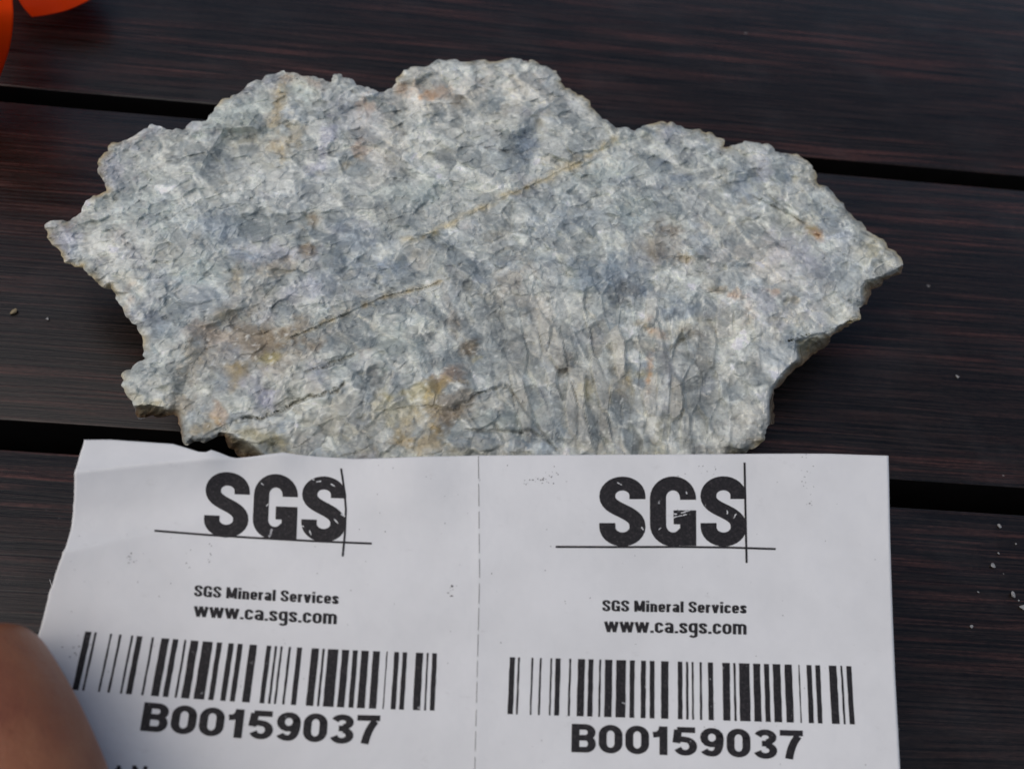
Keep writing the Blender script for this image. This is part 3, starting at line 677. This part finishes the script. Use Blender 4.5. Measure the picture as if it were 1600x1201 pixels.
# ---- lettering: every glyph is a set of broad pen strokes
def arc(cx, cy, rx, ry, a0, a1, n=14):
    return [(cx + rx * math.cos(math.radians(a0 + (a1 - a0) * k / n)), cy + ry * math.sin(math.radians(a0 + (a1 - a0) * k / n))) for k in range(n + 1)]
def bez(p0, p1, p2, p3, n=14):
    r = []
    for k in range(n + 1):
        t = k / n; a = (1 - t) ** 3; b = 3 * (1 - t) ** 2 * t; c = 3 * (1 - t) * t * t; d = t ** 3
        r.append((a * p0[0] + b * p1[0] + c * p2[0] + d * p3[0], a * p0[1] + b * p1[1] + c * p2[1] + d * p3[1]))
    return r
def sg(a, b, n=6): return [(a[0] + (b[0] - a[0]) * k / n, a[1] + (b[1] - a[1]) * k / n) for k in range(n + 1)]

def glyph(ch, W, w, t, xh=0.74):
    """strokes in a box W wide, cap height 1; w = upright stem, t = horizontal stem"""
    l, r, mx = w / 2, W - w / 2, W / 2
    def S_(H):
        yt = H - t / 2 - (r - l) / 2 * 0.80 * min(1, H); yb = t / 2 + (r - l) / 2 * 0.80 * min(1, H)
        rx_ = (r - l) / 2
        p = sg((r, H * 0.675), (r, yt), 2) if H * .675 < yt else [(r, yt)]
        p += arc(mx, yt, rx_, H - t / 2 - yt, 0, 180)[1:]
        p += bez((l, yt), (l, H * .50), (r, H * .52), (r, yb))[1:]
        p += arc(mx, yb, rx_, yb - t / 2, 0, -180)[1:]
        p += sg((l, yb), (l, max(H * 0.335, yb + .02)), 2)[1:]
        return [p]
    def O_(H, y0=0.0):
        ry_ = min((r - l) / 2 * 1.05, (H - y0 - t) / 2); yt = H - t / 2 - ry_; yb = y0 + t / 2 + ry_
        p = arc(mx, yt, mx - l, ry_, 0, 180) + sg((l, yt), (l, yb), 3)[1:] + arc(mx, yb, mx - l, ry_, 180, 360)[1:] + sg((r, yb), (r, yt), 3)[1:]
        return [p + [p[1]]]
    if ch == 'S': return S_(1.0)
    if ch == 's': return S_(xh)
    if ch in '0': return O_(1.0)
    if ch == 'o': return O_(xh)
    if ch == 'G':
        ry_ = (r - l) / 2 * 0.95; yt = 1 - t / 2 - ry_; yb = t / 2 + ry_
        p = sg((r, .665), (r, yt), 2)[:-1] + arc(mx, yt, mx - l, ry_, 0, 180) + sg((l, yt), (l, yb), 4)[1:] + arc(mx, yb, mx - l, ry_, 180, 320)[1:]
        return [p, sg((r, 0.01), (r, .485)), sg((mx * 1.02, .415), (W, .415))]
    if ch == 'c':
        ry_ = (r - l) / 2; yt = xh - t / 2 - ry_; yb = t / 2 + ry_
        return [arc(mx, yt, mx - l, ry_, -8, 180) + sg((l, yt), (l, yb), 2)[1:] + arc(mx, yb, mx - l, ry_, 180, 368)[1:]]
    if ch == 'e':
        ry_ = (r - l) / 2; yt = xh - t / 2 - ry_; yb = t / 2 + ry_
        return [sg((r, xh * .44), (r, yt), 2)[:-1] + arc(mx, yt, mx - l, ry_, 0, 180) + sg((l, yt), (l, yb), 2)[1:] + arc(mx, yb, mx - l, ry_, 180, 350)[1:], sg((l, xh * .47), (W, xh * .47))]
    if ch == 'a':
        ry_ = (r - l) / 2 * .9; yt = xh - t / 2 - ry_
        bowl = arc(mx * .92, xh * .30, mx * .92 - l, xh * .30 - t / 2, 0, 360)
        return [arc(mx, yt, mx - l, ry_, 165, 0) + sg((r, yt), (r, 0), 4)[1:], bowl + [bowl[1]]]
    if ch == 'g':
        return O_(xh, .06) + [sg((r, xh), (r, -.08), 5) + arc(mx, -.10, mx - l, .16 - t / 4, 0, -165)[1:]]
    if ch == 'i': return [sg((l, 0), (l, xh)), sg((l, .84), (l, 1.0), 2)]
    if ch == 'l': return [sg((l, 0), (l, 1))]
    if ch == 'n' or ch == 'r':
        ry_ = (r - l) / 2 * 1.0; yt = xh - t / 2 - ry_
        if ch == 'r': return [sg((l, 0), (l, xh)), arc(W, xh * .62, W - l, xh * .38 - t / 2, 172, 95, 8)]
        return [sg((l, 0), (l, xh)), arc(mx, yt, mx - l, ry_, 180, 0) + sg((r, yt), (r, 0), 4)[1:]]
    if ch == 'm':
        q_ = (r - l) / 2; ry_ = q_ / 2; yt = xh - t / 2 - ry_; o_ = [sg((l, 0), (l, xh))]
        for k in (0, 1):
            c_ = l + q_ * (k + .5); o_.append(arc(c_, yt, q_ / 2, ry_, 180, 0) + sg((c_ + q_ / 2, yt), (c_ + q_ / 2, 0), 4)[1:])
        return o_
    if ch == 'v': return [sg((l * .9, xh), (mx, 0.0)), sg((mx, 0.0), (W - l * .9, xh))]
    if ch == 'w': return [sg((l * .8, xh), (W * .29, 0)), sg((W * .29, 0), (W * .5, xh)), sg((W * .5, xh), (W * .71, 0)), sg((W * .71, 0), (W - l * .8, xh))]
    if ch == '.': return [sg((l, 0), (l, t * 1.05), 2)]
    if ch == 't': return [sg((mx, 0), (mx, .95)), sg((0, xh - t / 2), (W, xh - t / 2))]
    if ch == 'M': return [sg((l, 0), (l, 1)), sg((r, 0), (r, 1)), sg((l * 1.15, .96), (mx, .08)), sg((mx, .08), (W - l * 1.15, .96))]
    if ch == 'N': return [sg((l, 0), (l, 1)), sg((r, 0), (r, 1)), sg((l, .95), (r, .05))]
    if ch == 'B':
        a_ = .52; R1 = (1 - t / 2 - a_) / 2; R2 = (a_ - t / 2) / 2; rb = r - R2 * .9; ru = rb - .02
        return [sg((l, 0), (l, 1)), sg((l, 1 - t / 2), (ru, 1 - t / 2), 3) + arc(ru, a_ + R1, (r - ru) * .94, R1, 90, -90)[1:] + sg((ru, a_), (l, a_), 3)[1:],
                sg((l, a_), (rb, a_), 3) + arc(rb, t / 2 + R2, r - rb, R2, 90, -90)[1:] + sg((rb, t / 2), (l, t / 2), 3)[1:]]
    if ch == '1': return [sg((W * .62, 0), (W * .62, 1)), sg((W * .06, .70), (W * .34, .72), 2) + [(W * .52, .82), (W * .6, .98)]]
    if ch == '7': return [sg((0, 1 - t / 2), (W, 1 - t / 2)), bez((r * .98, 1 - t), (W * .62, .66), (W * .44, .34), (W * .38, 0))]
    if ch == '5':
        R = (.66 - t) / 2
        return [sg((W * .92, 1 - t / 2), (W * .16, 1 - t / 2)), sg((W * .2, 1 - t / 2), (W * .13, .44)), bez((W * .12, .50), (W * .28, .62), (W * .5, .66 - t / 2), (mx, .66 - t / 2), 6) + arc(mx, t / 2 + R, r - mx, R, 90, -160)[1:]]
    if ch == '3':
        R1 = (1 - t - .49) / 2 + t * .12; 
        return [arc(mx, .73, (mx - l) * .94, .27 - t / 2, 165, -80), arc(mx, .27, mx - l, .27 - t / 2 + .02, 80, -168), sg((mx * .72, .51), (mx * 1.25, .51), 3)]
    if ch == '9':
        c_ = arc(mx, .66, mx - l, .34 - t / 2, 0, 360)
        return [c_ + [c_[1]], bez((r, .66), (r, .18), (mx * 1.3, t / 2), (mx, t / 2)) + arc(mx, .26, mx - l, .26 - t / 2, -90, -165, 6)[1:]]
    return []

def strokes_to_mesh(strokes, w, t, V, F, LV, level):
    for k, p in enumerate(strokes):
        P_ = np.array(p, float); keep = np.r_[True, np.hypot(*np.diff(P_, axis=0).T) > 1e-6]; P_ = P_[keep]
        T_ = np.gradient(P_, axis=0); T_ /= np.linalg.norm(T_, axis=1)[:, None] + 1e-12
        if np.hypot(*(P_[0] - P_[-2])) < 1e-6: T_[0] = T_[-2]; T_[-1] = T_[1]
        wd = np.sqrt((w * T_[:, 1]) ** 2 + (t * T_[:, 0]) ** 2)
        Nn = np.stack([-T_[:, 1], T_[:, 0]], 1) * wd[:, None] / 2
        b = len(V)
        for a_, n_ in zip(P_, Nn): V.append(a_ + n_); V.append(a_ - n_); LV.append(level + k); LV.append(level + k)
        for i_ in range(len(P_) - 1): F.append((b + 2 * i_, b + 2 * i_ + 1, b + 2 * i_ + 3, b + 2 * i_ + 2))

WID = {'S': .60, 'G': .63, 'M': .80, 'i': 0, 'n': .52, 'e': .52, 'r': .36, 'a': .53, 'l': 0, 'v': .55, 'c': .50, 's': .48, 'w': .82, '.': 0, 'g': .53, 'o': .54, 'm': .80,
       'B': .76, '0': .74, '1': .58, '5': .74, '9': .74, '3': .74, '7': .72, 't': .34, 'N': .66, ' ': .22}
def quad_map(quad, bow=(0, 0)):
    BL, BR, TL, TR = [np.array(p, float) for p in quad]
    def f(u, v):
        u = u + bow[0] * u * (1 - u)
        p = BL[None] * ((1 - u) * (1 - v))[:, None] + BR[None] * (u * (1 - v))[:, None] + TL[None] * ((1 - u) * v)[:, None] + TR[None] * (u * v)[:, None]
        p[:, 1] += bow[1] * 4 * u * (1 - u)
        return p
    return f
def printed(name, V, F, LV, fmap, xmax, ymax=1.0, lift=0.02):
    V = np.array(V, float); p = fmap(V[:, 0] / xmax, V[:, 1] / ymax)
    P_ = on_paper(p[:, 0], p[:, 1], lift + 0.002 * np.array(LV)) - LOC
    return mesh_obj(name, P_, F, M_INK, label, False)
def text(name, s, w, t, gap, quad, ymax=1.0, bow=(0, 0), xh=.74, widths=None):
    V, F, LV = [], [], []; x = 0
    for n_, ch in enumerate(s):
        W = (widths or WID).get(ch, .5) or w
        if ch != ' ':
            st = glyph(ch, W, w, t, xh)
            strokes_to_mesh([[(a + x, b) for a, b in p] for p in st], w, t, V, F, LV, (n_ % 2) * 5)
        x += W + gap
    return printed(name, V, F, LV, quad_map(quad, bow), x - gap, ymax)

def bars(name, quad, bow):
    B = [(41,62),(73,81),(126,133),(158,166),(200,207),(220,240),(273,281),(307,335),(348,368),(390,398),(413,442),(457,495),(510,529),(553,573),(588,607),(632,661),(697,715),(729,738),(751,759),(782,791),(815,835),(871,900),(914,923),(936,977),(991,1019),(1034,1054),(1068,1098),(1114,1143),(1168,1173),(1200,1220),(1234,1253),(1288,1318),(1333,1341),(1356,1376)]
    V, F = [], []
    for a, b in B:
        u0, u1 = (a - 41) / 1335, (b - 41) / 1335; k = len(V)
        for i_ in range(9):
            e_ = random.uniform(-.0006, .0006); V += [(u0 + e_, i_ / 8), (u1 + random.uniform(-.0006, .0006), i_ / 8)]
        for i_ in range(8): F.append((k + 2 * i_, k + 2 * i_ + 1, k + 2 * i_ + 3, k + 2 * i_ + 2))
    return printed(name, V, F, [0] * len(V), quad_map(quad, bow), 1.0)
def rule(name, pts, wd, par=None):
    P_ = np.array(pts, float); n_ = 40
    L = np.r_[0, np.cumsum(np.hypot(*np.diff(P_, axis=0).T))]; u = np.linspace(0, L[-1], n_)
    X_ = np.interp(u, L, P_[:, 0]); Y_ = np.interp(u, L, P_[:, 1]); T_ = np.stack([np.gradient(X_), np.gradient(Y_)], 1); T_ /= np.linalg.norm(T_, axis=1)[:, None]
    A = on_paper(X_ - T_[:, 1] * wd / 2, Y_ + T_[:, 0] * wd / 2, .045) - LOC; B_ = on_paper(X_ + T_[:, 1] * wd / 2, Y_ - T_[:, 0] * wd / 2, .045) - LOC
    v = np.empty((2 * n_, 3)); v[0::2] = A; v[1::2] = B_
    return mesh_obj(name, v, [(2 * k, 2 * k + 1, 2 * k + 3, 2 * k + 2) for k in range(n_ - 1)], M_INK, par or label, False)

LW = {'S': .70, 'G': .70}
logo = text('logo', 'SGS', .245, .20, .065, [(316, 837.5), (540, 848), (323, 736.5), (541.5, 745.5)], widths=LW)
rule('logo_line', [(242, 829), (330, 835.5), (420, 841), (500, 845.5), (581, 849)], 3.2, logo)
rule('logo_line', [(533, 732), (538, 765), (540.5, 795), (539, 832), (535.5, 869)], 3.2, logo)
logo = text('logo', 'SGS', .245, .20, .065, [(935.5, 853.5), (1167, 853.5), (935.5, 745), (1166, 743.5)], widths=LW)
rule('logo_line', [(867.5, 854.3), (960, 854.6), (1060, 854.2), (1140, 855), (1212, 857.2)], 3.2, logo)
rule('logo_line', [(1163.2, 722.5), (1164.5, 790), (1166.5, 879)], 3.4, logo)
text('company_name', 'SGS Mineral Services', .235, .165, .07, [(303, 931), (529, 943.5), (304.3, 913.5), (529.5, 926)], bow=(0, .5))
text('web_address', 'www.ca.sgs.com', .20, .15, .06, [(303, 962.5), (526, 974.8), (303.5, 940.5), (527, 952.8)], bow=(0, .5))
text('company_name', 'SGS Mineral Services', .235, .165, .07, [(940.5, 954.4), (1166.5, 958), (940.5, 937), (1166.5, 940.6)])
text('web_address', 'www.ca.sgs.com', .20, .15, .06, [(944, 986.8), (1166.5, 990.8), (943.5, 964.6), (1166.5, 968.4)])
bars('barcode', [(118.6, 1076), (679, 1109.6), (137.6, 986), (683, 1020)], (.08, 4.5))
bars('barcode', [(793, 1115), (1335, 1131), (796.4, 1026), (1330.4, 1040)], (0, 0))
text('serial_number', 'B00159037', .25, .20, .085, [(221, 1140), (592, 1162), (228, 1095.7), (594.5, 1117)], bow=(.03, 3.2))
text('serial_number', 'B00159037', .25, .20, .085, [(893, 1174.5), (1255, 1185.5), (893.5, 1130), (1254, 1140.5)])
text('form_heading', 't N', .17, .13, .10, [(182, 1216), (231, 1219), (184, 1192), (233, 1195)])
# perforation between the two stubs
y = 713.0
while y < 1320:
    L_ = random.uniform(26, 36); xx = lambda yy: float(np.interp(yy, [712, 900, 1201, 1330], [747, 749, 742, 739]))
    rule('perforation', [(xx(y), y), (xx(y + L_), y + L_)], 0.9).data.materials[0] = M_DIRT; y += L_ + random.uniform(6, 10)
# grime flecks
V, F = [], []
def fleck(x, y, r, el=1.0):
    k = len(V); n_ = 6; a0 = random.uniform(0, 6)
    for i_ in range(n_):
        a = a0 + i_ * math.tau / n_; q = r * random.uniform(.5, 1.2); V.append((x + q * math.cos(a) * el, y + q * math.sin(a)))
    F.append(tuple(range(k, k + n_)))
for cx_, cy_, sx_, sy_, n_, r in ((845, 752, 16, 3, 22, .9), (862, 740, 6, 5, 8, .8), (205, 873, 5, 7, 8, .9), (296, 873, 4, 10, 4, .7), (327, 862, 2, 12, 6, .8), (704, 915, 4, 7, 8, 1.3), (1255, 735, 4, 12, 9, .9), (1268, 770, 6, 18, 9, .8), (135, 1010, 14, 8, 9, 1.0), (120, 1084, 2, 6, 6, 1.0), (1095, 735, 20, 7, 10, .8), (1062, 802, 8, 3, 8, 1.2), (160, 900, 50, 60, 14, .8)):
    for _ in range(n_): fleck(random.gauss(cx_, sx_), random.gauss(cy_, sy_), r * random.uniform(.5, 1.3), random.uniform(.7, 1.8))
for _ in range(120): fleck(random.uniform(160, 1380), random.uniform(725, 1195), random.uniform(.4, 1.0))
vv = np.array(V); o = mesh_obj('grime_specks', on_paper(vv[:, 0], vv[:, 1], .06) - LOC, F, M_DIRT, label, False); o['kind'] = 'stuff'

V, F = [], []
for x_, y_, l_, a_ in ((1052, 803, 10, -.1), (1062, 806, 22, -.25), (1072, 799, 18, -.3), (967, 756, 8, .5), (1072, 770, 4, 1.2), (1136, 800, 6, 1.4), (1148, 806, 8, -1.0), (1003, 826, 6, 1.0), (1030, 826, 5, -.8), (487, 748, 10, .4), (498, 752, 8, -.2), (520, 758, 8, .6), (485, 832, 8, 1.4), (473, 822, 4, .3), (525, 814, 9, .9), (536, 805, 8, .5), (418, 788, 6, -.6), (410, 756, 5, .4), (1010, 1075, 9, 1.2), (975, 1098, 7, .4)):
    k = len(V); ca, sa = math.cos(a_), math.sin(a_); n_ = 7
    for i_ in range(n_): 
        t_ = (i_ / (n_ - 1) - .5) * l_; w_ = random.uniform(.3, 1.0); j_ = random.uniform(-.6, .6)
        V += [(x_ + t_ * ca - (w_ + j_) * sa, y_ + t_ * sa + (w_ + j_) * ca), (x_ + t_ * ca + (w_ - j_) * sa, y_ + t_ * sa - (w_ - j_) * ca)]
    for i_ in range(n_ - 1): F.append((k + 2 * i_, k + 2 * i_ + 1, k + 2 * i_ + 3, k + 2 * i_ + 2))
vv = np.array(V); o = mesh_obj('ink_scuffs', on_paper(vv[:, 0], vv[:, 1], .065) - LOC, F, M_PAPER, label, False); o['kind'] = 'stuff'

# ------------------------------------------------------------------ orange flagging ribbon
ribbon = bpy.data.objects.new('flagging_ribbon', None); col.objects.link(ribbon)
ribbon.location = tuple(unproj(np.array(-60.0), np.array(-230.0), 0.0)); RL = np.array(ribbon.location)
tag(ribbon, 'bright orange plastic ribbon curling up from the table plank beyond the rock', 'ribbon')
def sheet_from(rows, name, mat, parent, base, thick=0.08):
    """rows: list of polylines of (px, py, z mm), resampled and smoothed into a thin sheet"""
    def spline(pts, n):
        P_ = np.array(pts, float); u = np.linspace(0, len(P_) - 1, n); out = []
        for q_ in u:
            i_ = min(int(q_), len(P_) - 2); t_ = q_ - i_
            p0, p1, p2, p3 = P_[max(i_ - 1, 0)], P_[i_], P_[i_ + 1], P_[min(i_ + 2, len(P_) - 1)]
            out.append(.5 * (2 * p1 + (p2 - p0) * t_ + (2 * p0 - 5 * p1 + 4 * p2 - p3) * t_ ** 2 + (3 * p1 - p0 - 3 * p2 + p3) * t_ ** 3))
        return np.array(out)
    R3 = np.array([unproj(np.array([p[0] for p in r]), np.array([p[1] for p in r]), np.array([p[2] for p in r]) * MM) for r in [spline(r_, 40) for r_ in rows]])
    G = np.array([spline(R3[:, j_], 24) for j_ in range(R3.shape[1])])      # 40 x 24 x 3
    a, b = G.shape[:2]; I = np.arange(a * b).reshape(a, b)
    f = np.stack([I[:-1, :-1], I[1:, :-1], I[1:, 1:], I[:-1, 1:]], -1).reshape(-1, 4)
    o = mesh_obj(name, G.reshape(-1, 3) - base, f, mat, parent, True)
    md = o.modifiers.new('thickness', 'SOLIDIFY'); md.thickness = thick * MM; md.offset = 0
    return o
# near tail: arches out of the knot and comes down beside the gap
sheet_from([[(-70, -210, 8), (0, -120, 22), (16, -50, 24), (20, 0, 22), (21, 30, 20), (17, 66, 16), (8, 98, 11), (-6, 132, 5), (-30, 170, 0.4)],
            [(-90, -205, 9), (-60, -120, 23), (-50, -50, 25), (-46, 0, 23), (-46, 30, 21), (-50, 66, 17), (-56, 98, 12), (-66, 132, 6), (-76, 168, 0.4)],
            [(-110, -200, 8), (-140, -120, 22), (-150, -50, 23), (-152, 0, 22), (-150, 30, 20), (-148, 66, 16), (-144, 98, 11), (-140, 132, 5), (-136, 166, 0.4)]], 'near_tail', M_RIBBON, ribbon, RL)
sheet_from([[(-60, -215, 7), (-30, -150, 9), (0, -70, 9), (20, -20, 7), (34, 8, 5), (50, 27, 3.2)],
            [(-50, -220, 8), (0, -160, 11), (40, -80, 10), (62, -30, 8), (74, 2, 6), (78, 23, 4.2)],
            [(-40, -228, 8), (30, -170, 11), (80, -90, 10), (98, -40, 9), (108, -8, 7), (112, 14, 5.4)],
            [(-30, -235, 7), (60, -185, 8), (120, -110, 9), (140, -60, 8), (150, -28, 7), (152, -6, 6)]], 'far_tail', M_RIBBON, ribbon, RL)
bm = bmesh.new(); bmesh.ops.create_icosphere(bm, subdivisions=3, radius=1)
for v_ in bm.verts:
    n_ = 1 + .25 * math.sin(v_.co.x * 5 + v_.co.z * 4) * math.cos(v_.co.y * 6); v_.co = Vector((v_.co.x * 7, v_.co.y * 5, v_.co.z * 4.5)) * n_ * MM + Vector((0, 0, 5.2 * MM))
me = bpy.data.meshes.new('knot'); bm.to_mesh(me); bm.free(); me.materials.append(M_RIBBON)
me.polygons.foreach_set('use_smooth', [True] * len(me.polygons))
o = bpy.data.objects.new('knot', me); col.objects.link(o); o.parent = ribbon; o.location = tuple(unproj(np.array(-75.0), np.array(-214.0), 0.0) - RL)

# ------------------------------------------------------------------ hand holding the label down
def paper_point(px, py, above): return on_paper(np.array(float(px)), np.array(float(py)), above)
tipc = paper_point(-22, 1100, 7.0); ip = paper_point(45, 1232, 9.0); mcp = paper_point(112, 1400, 13.0)
ax = (ip - tipc); ax /= np.linalg.norm(ax)
joints = [tuple(tipc - ax * 6.5 * MM), tuple(tipc - ax * 0.5 * MM), tuple(.5 * (tipc + ip) + PN * .6 * MM), tuple(ip), tuple(.5 * (ip + mcp)), tuple(mcp)]
rad = [(10.2, 7.2), (11.2, 9.2), (11.8, 10.0), (11.6, 10.4), (12.0, 11.0), (13.0, 12.5)]
edges_ = [(i_, i_ + 1) for i_ in range(5)]
base = np.array(joints[5])
def add(p, r, parent_i):
    joints.append(tuple(p)); rad.append((r, r) if not isinstance(r, tuple) else r); edges_.append((parent_i, len(joints) - 1)); return len(joints) - 1
flat = np.array([0, -1.0, 0]); lft = np.array([-1.0, 0, 0]); upz = np.array([0, 0, 1.0])
palm = add(base + (flat * 26 + lft * 8 + upz * 4) * MM, (15, 15), 5)
palm2 = add(base + (flat * 20 + lft * 30 + upz * 6) * MM, (13, 13), palm)
wrist = add(base + (flat * 62 + lft * 26 + upz * 6) * MM, (17, 20), palm)
fore = add(base + (flat * 150 + lft * 50 + upz * 16) * MM, (24, 26), wrist)
root_i = palm
fing = []
for k in range(4):                                        # four fingers folded into the fist, resting on the table left of the label
    kx = lft * (38 + k * 2.5) + flat * (4 + k * 15.5) + upz * (9 - k * 0.6)
    c0 = add(base + kx * MM, 9.0, palm2)
    L_ = (1.0, 1.08, 1.0, .84)[k]
    c1 = add(base + (kx + lft * 24 * L_ + upz * 2) * MM, 8.4, c0)
    p2 = base + (kx + lft * 30 * L_) * MM; p2[2] = 9.5 * MM
    c2 = add(p2, 7.8, c1)
    p3 = base + (kx + lft * 12 * L_) * MM; p3[2] = 7.0 * MM
    c3 = add(p3, 6.8, c2)
J = np.array(joints); HL = J[palm].copy(); HL[2] = 0
me = bpy.data.meshes.new('hand'); me.from_pydata([tuple(p - HL) for p in J], edges_, [])
hand = bpy.data.objects.new('hand', me); col.objects.link(hand); hand.location = tuple(HL)
sk = hand.modifiers.new('skin', 'SKIN'); sk.use_smooth_shade = True; sk.branch_smoothing = 0.4
for i_, sv in enumerate(me.skin_vertices[0].data):
    sv.radius = (rad[i_][0] * MM, rad[i_][1] * MM); sv.use_root = (i_ == root_i)
sb = hand.modifiers.new('subdivision', 'SUBSURF'); sb.levels = 3; sb.render_levels = 3
me.materials.append(M_SKIN)
tag(hand, 'brown bare hand with its thumb pressing down the left side of the paper label', 'hand')
# thumb nail, turned to the outer side
nn = PN * .80 + lft * .6; nn /= np.linalg.norm(nn); sidev = np.cross(ax, nn); sidev /= np.linalg.norm(sidev)
V, F = [], []
for i_ in range(9):
    for j_ in range(9):
        a = (j_ - 4) / 4 * .75; s_ = i_ / 8; wv = 1 - max(0, .35 - s_) ** 2 * 2.2
        V.append(tipc + ax * (-4.5 + 12 * s_) * MM + (nn * math.cos(a) * (8.0 + .8 * s_) + sidev * math.sin(a) * 7.6 * wv) * MM - HL)
for i_ in range(8):
    for j_ in range(8): F.append((i_ * 9 + j_, i_ * 9 + j_ + 1, (i_ + 1) * 9 + j_ + 1, (i_ + 1) * 9 + j_))
nail = mesh_obj('thumb_nail', V, F, M_NAIL, hand, True); md = nail.modifiers.new('thickness', 'SOLIDIFY'); md.thickness = .5 * MM

# ------------------------------------------------------------------ crumbs and lint
def crumb(px, py, r, seed, label_, group, mat=M_CRUMB, el=1.3):
    rg = random.Random(seed); bm = bmesh.new(); bmesh.ops.create_icosphere(bm, subdivisions=2, radius=1)
    dirs = [Vector((rg.gauss(0, 1), rg.gauss(0, 1), rg.gauss(0, 1))).normalized() for _ in range(9)]
    for v_ in bm.verts:
        for d in dirs:
            q_ = v_.co.dot(d) - .5
            if q_ > 0: v_.co -= d * q_
        v_.co = Vector((v_.co.x * el, v_.co.y, v_.co.z * .7))
    mn = min(v_.co.z for v_ in bm.verts)
    for v_ in bm.verts: v_.co = (v_.co - Vector((0, 0, mn))) * r * MM
    me = bpy.data.meshes.new('rock_crumb'); bm.to_mesh(me); bm.free(); me.materials.append(mat)
    o = bpy.data.objects.new('rock_crumb', me); col.objects.link(o)
    o.location = tuple(unproj(np.array(float(px)), np.array(float(py)), 0.0)); o.rotation_euler = (0, 0, rg.uniform(0, 6))
    tag(o, label_, 'crumb', group); return o
RGT = 'speck-sized pale rock crumb lying on the plank to the right of the label'
for k, (x, y, r) in enumerate(((1581, 930, .48), (1597, 949, .50), (1550, 884, .36), (1561, 822, .36), (1560, 865, .2), (1587, 850, .2), (1528, 925, .2), (1591, 938, .16), (1518, 979, .26), (1495, 589, .30))):
    if k == 9: continue
    crumb(x, y, r, 40 + k, {0: 'pale blocky crumb, one of the two largest on the plank right of the label', 1: 'pale blocky crumb, one of the two largest on the plank right of the label', 2: 'elongated grey rock crumb on the plank right of the label', 3: 'pale crumb next to the gap edge on the plank right of the label'}.get(k, RGT), 'rock crumbs beside the label', el=1.6 if k in (2, 8) else 1.2)
crumb(1495, 589, .30, 60, 'single tiny pale crumb on the middle plank below the right tip of the rock', None)
M_BEIGE = plain('beige_stone', (0.26, 0.21, 0.12), 0.6, scale=900)
crumb(23, 487, .5, 71, 'beige oval grit grain on the middle plank left of the rock', None, M_BEIGE, 1.7)
crumb(75, 499, .30, 72, 'small white grit grain beside the beige grain left of the rock', None)
V, F = [], []
def fibre(pts, r=.05):
    P_ = unproj(np.array([p[0] for p in pts], float), np.array([p[1] for p in pts], float), np.array([p[2] for p in pts]) * MM)
    k0 = len(V)
    for i_, p in enumerate(P_):
        for j_ in range(4): a = j_ * math.pi / 2; V.append(p + np.array([math.cos(a), 0, math.sin(a)]) * r * MM)
    for i_ in range(len(P_) - 1):
        for j_ in range(4): F.append((k0 + 4 * i_ + j_, k0 + 4 * i_ + (j_ + 1) % 4, k0 + 4 * i_ + 4 + (j_ + 1) % 4, k0 + 4 * i_ + 4 + j_))
fibre([(78, 905, .1), (80, 912, .3), (82, 921, .2), (86, 914, .1)])
fl_ = mesh_obj('lint_fibre', V, F, M_FIBRE, None, True); tag(fl_, 'short white lint fibre on the plank by the left edge of the label', 'fibre')
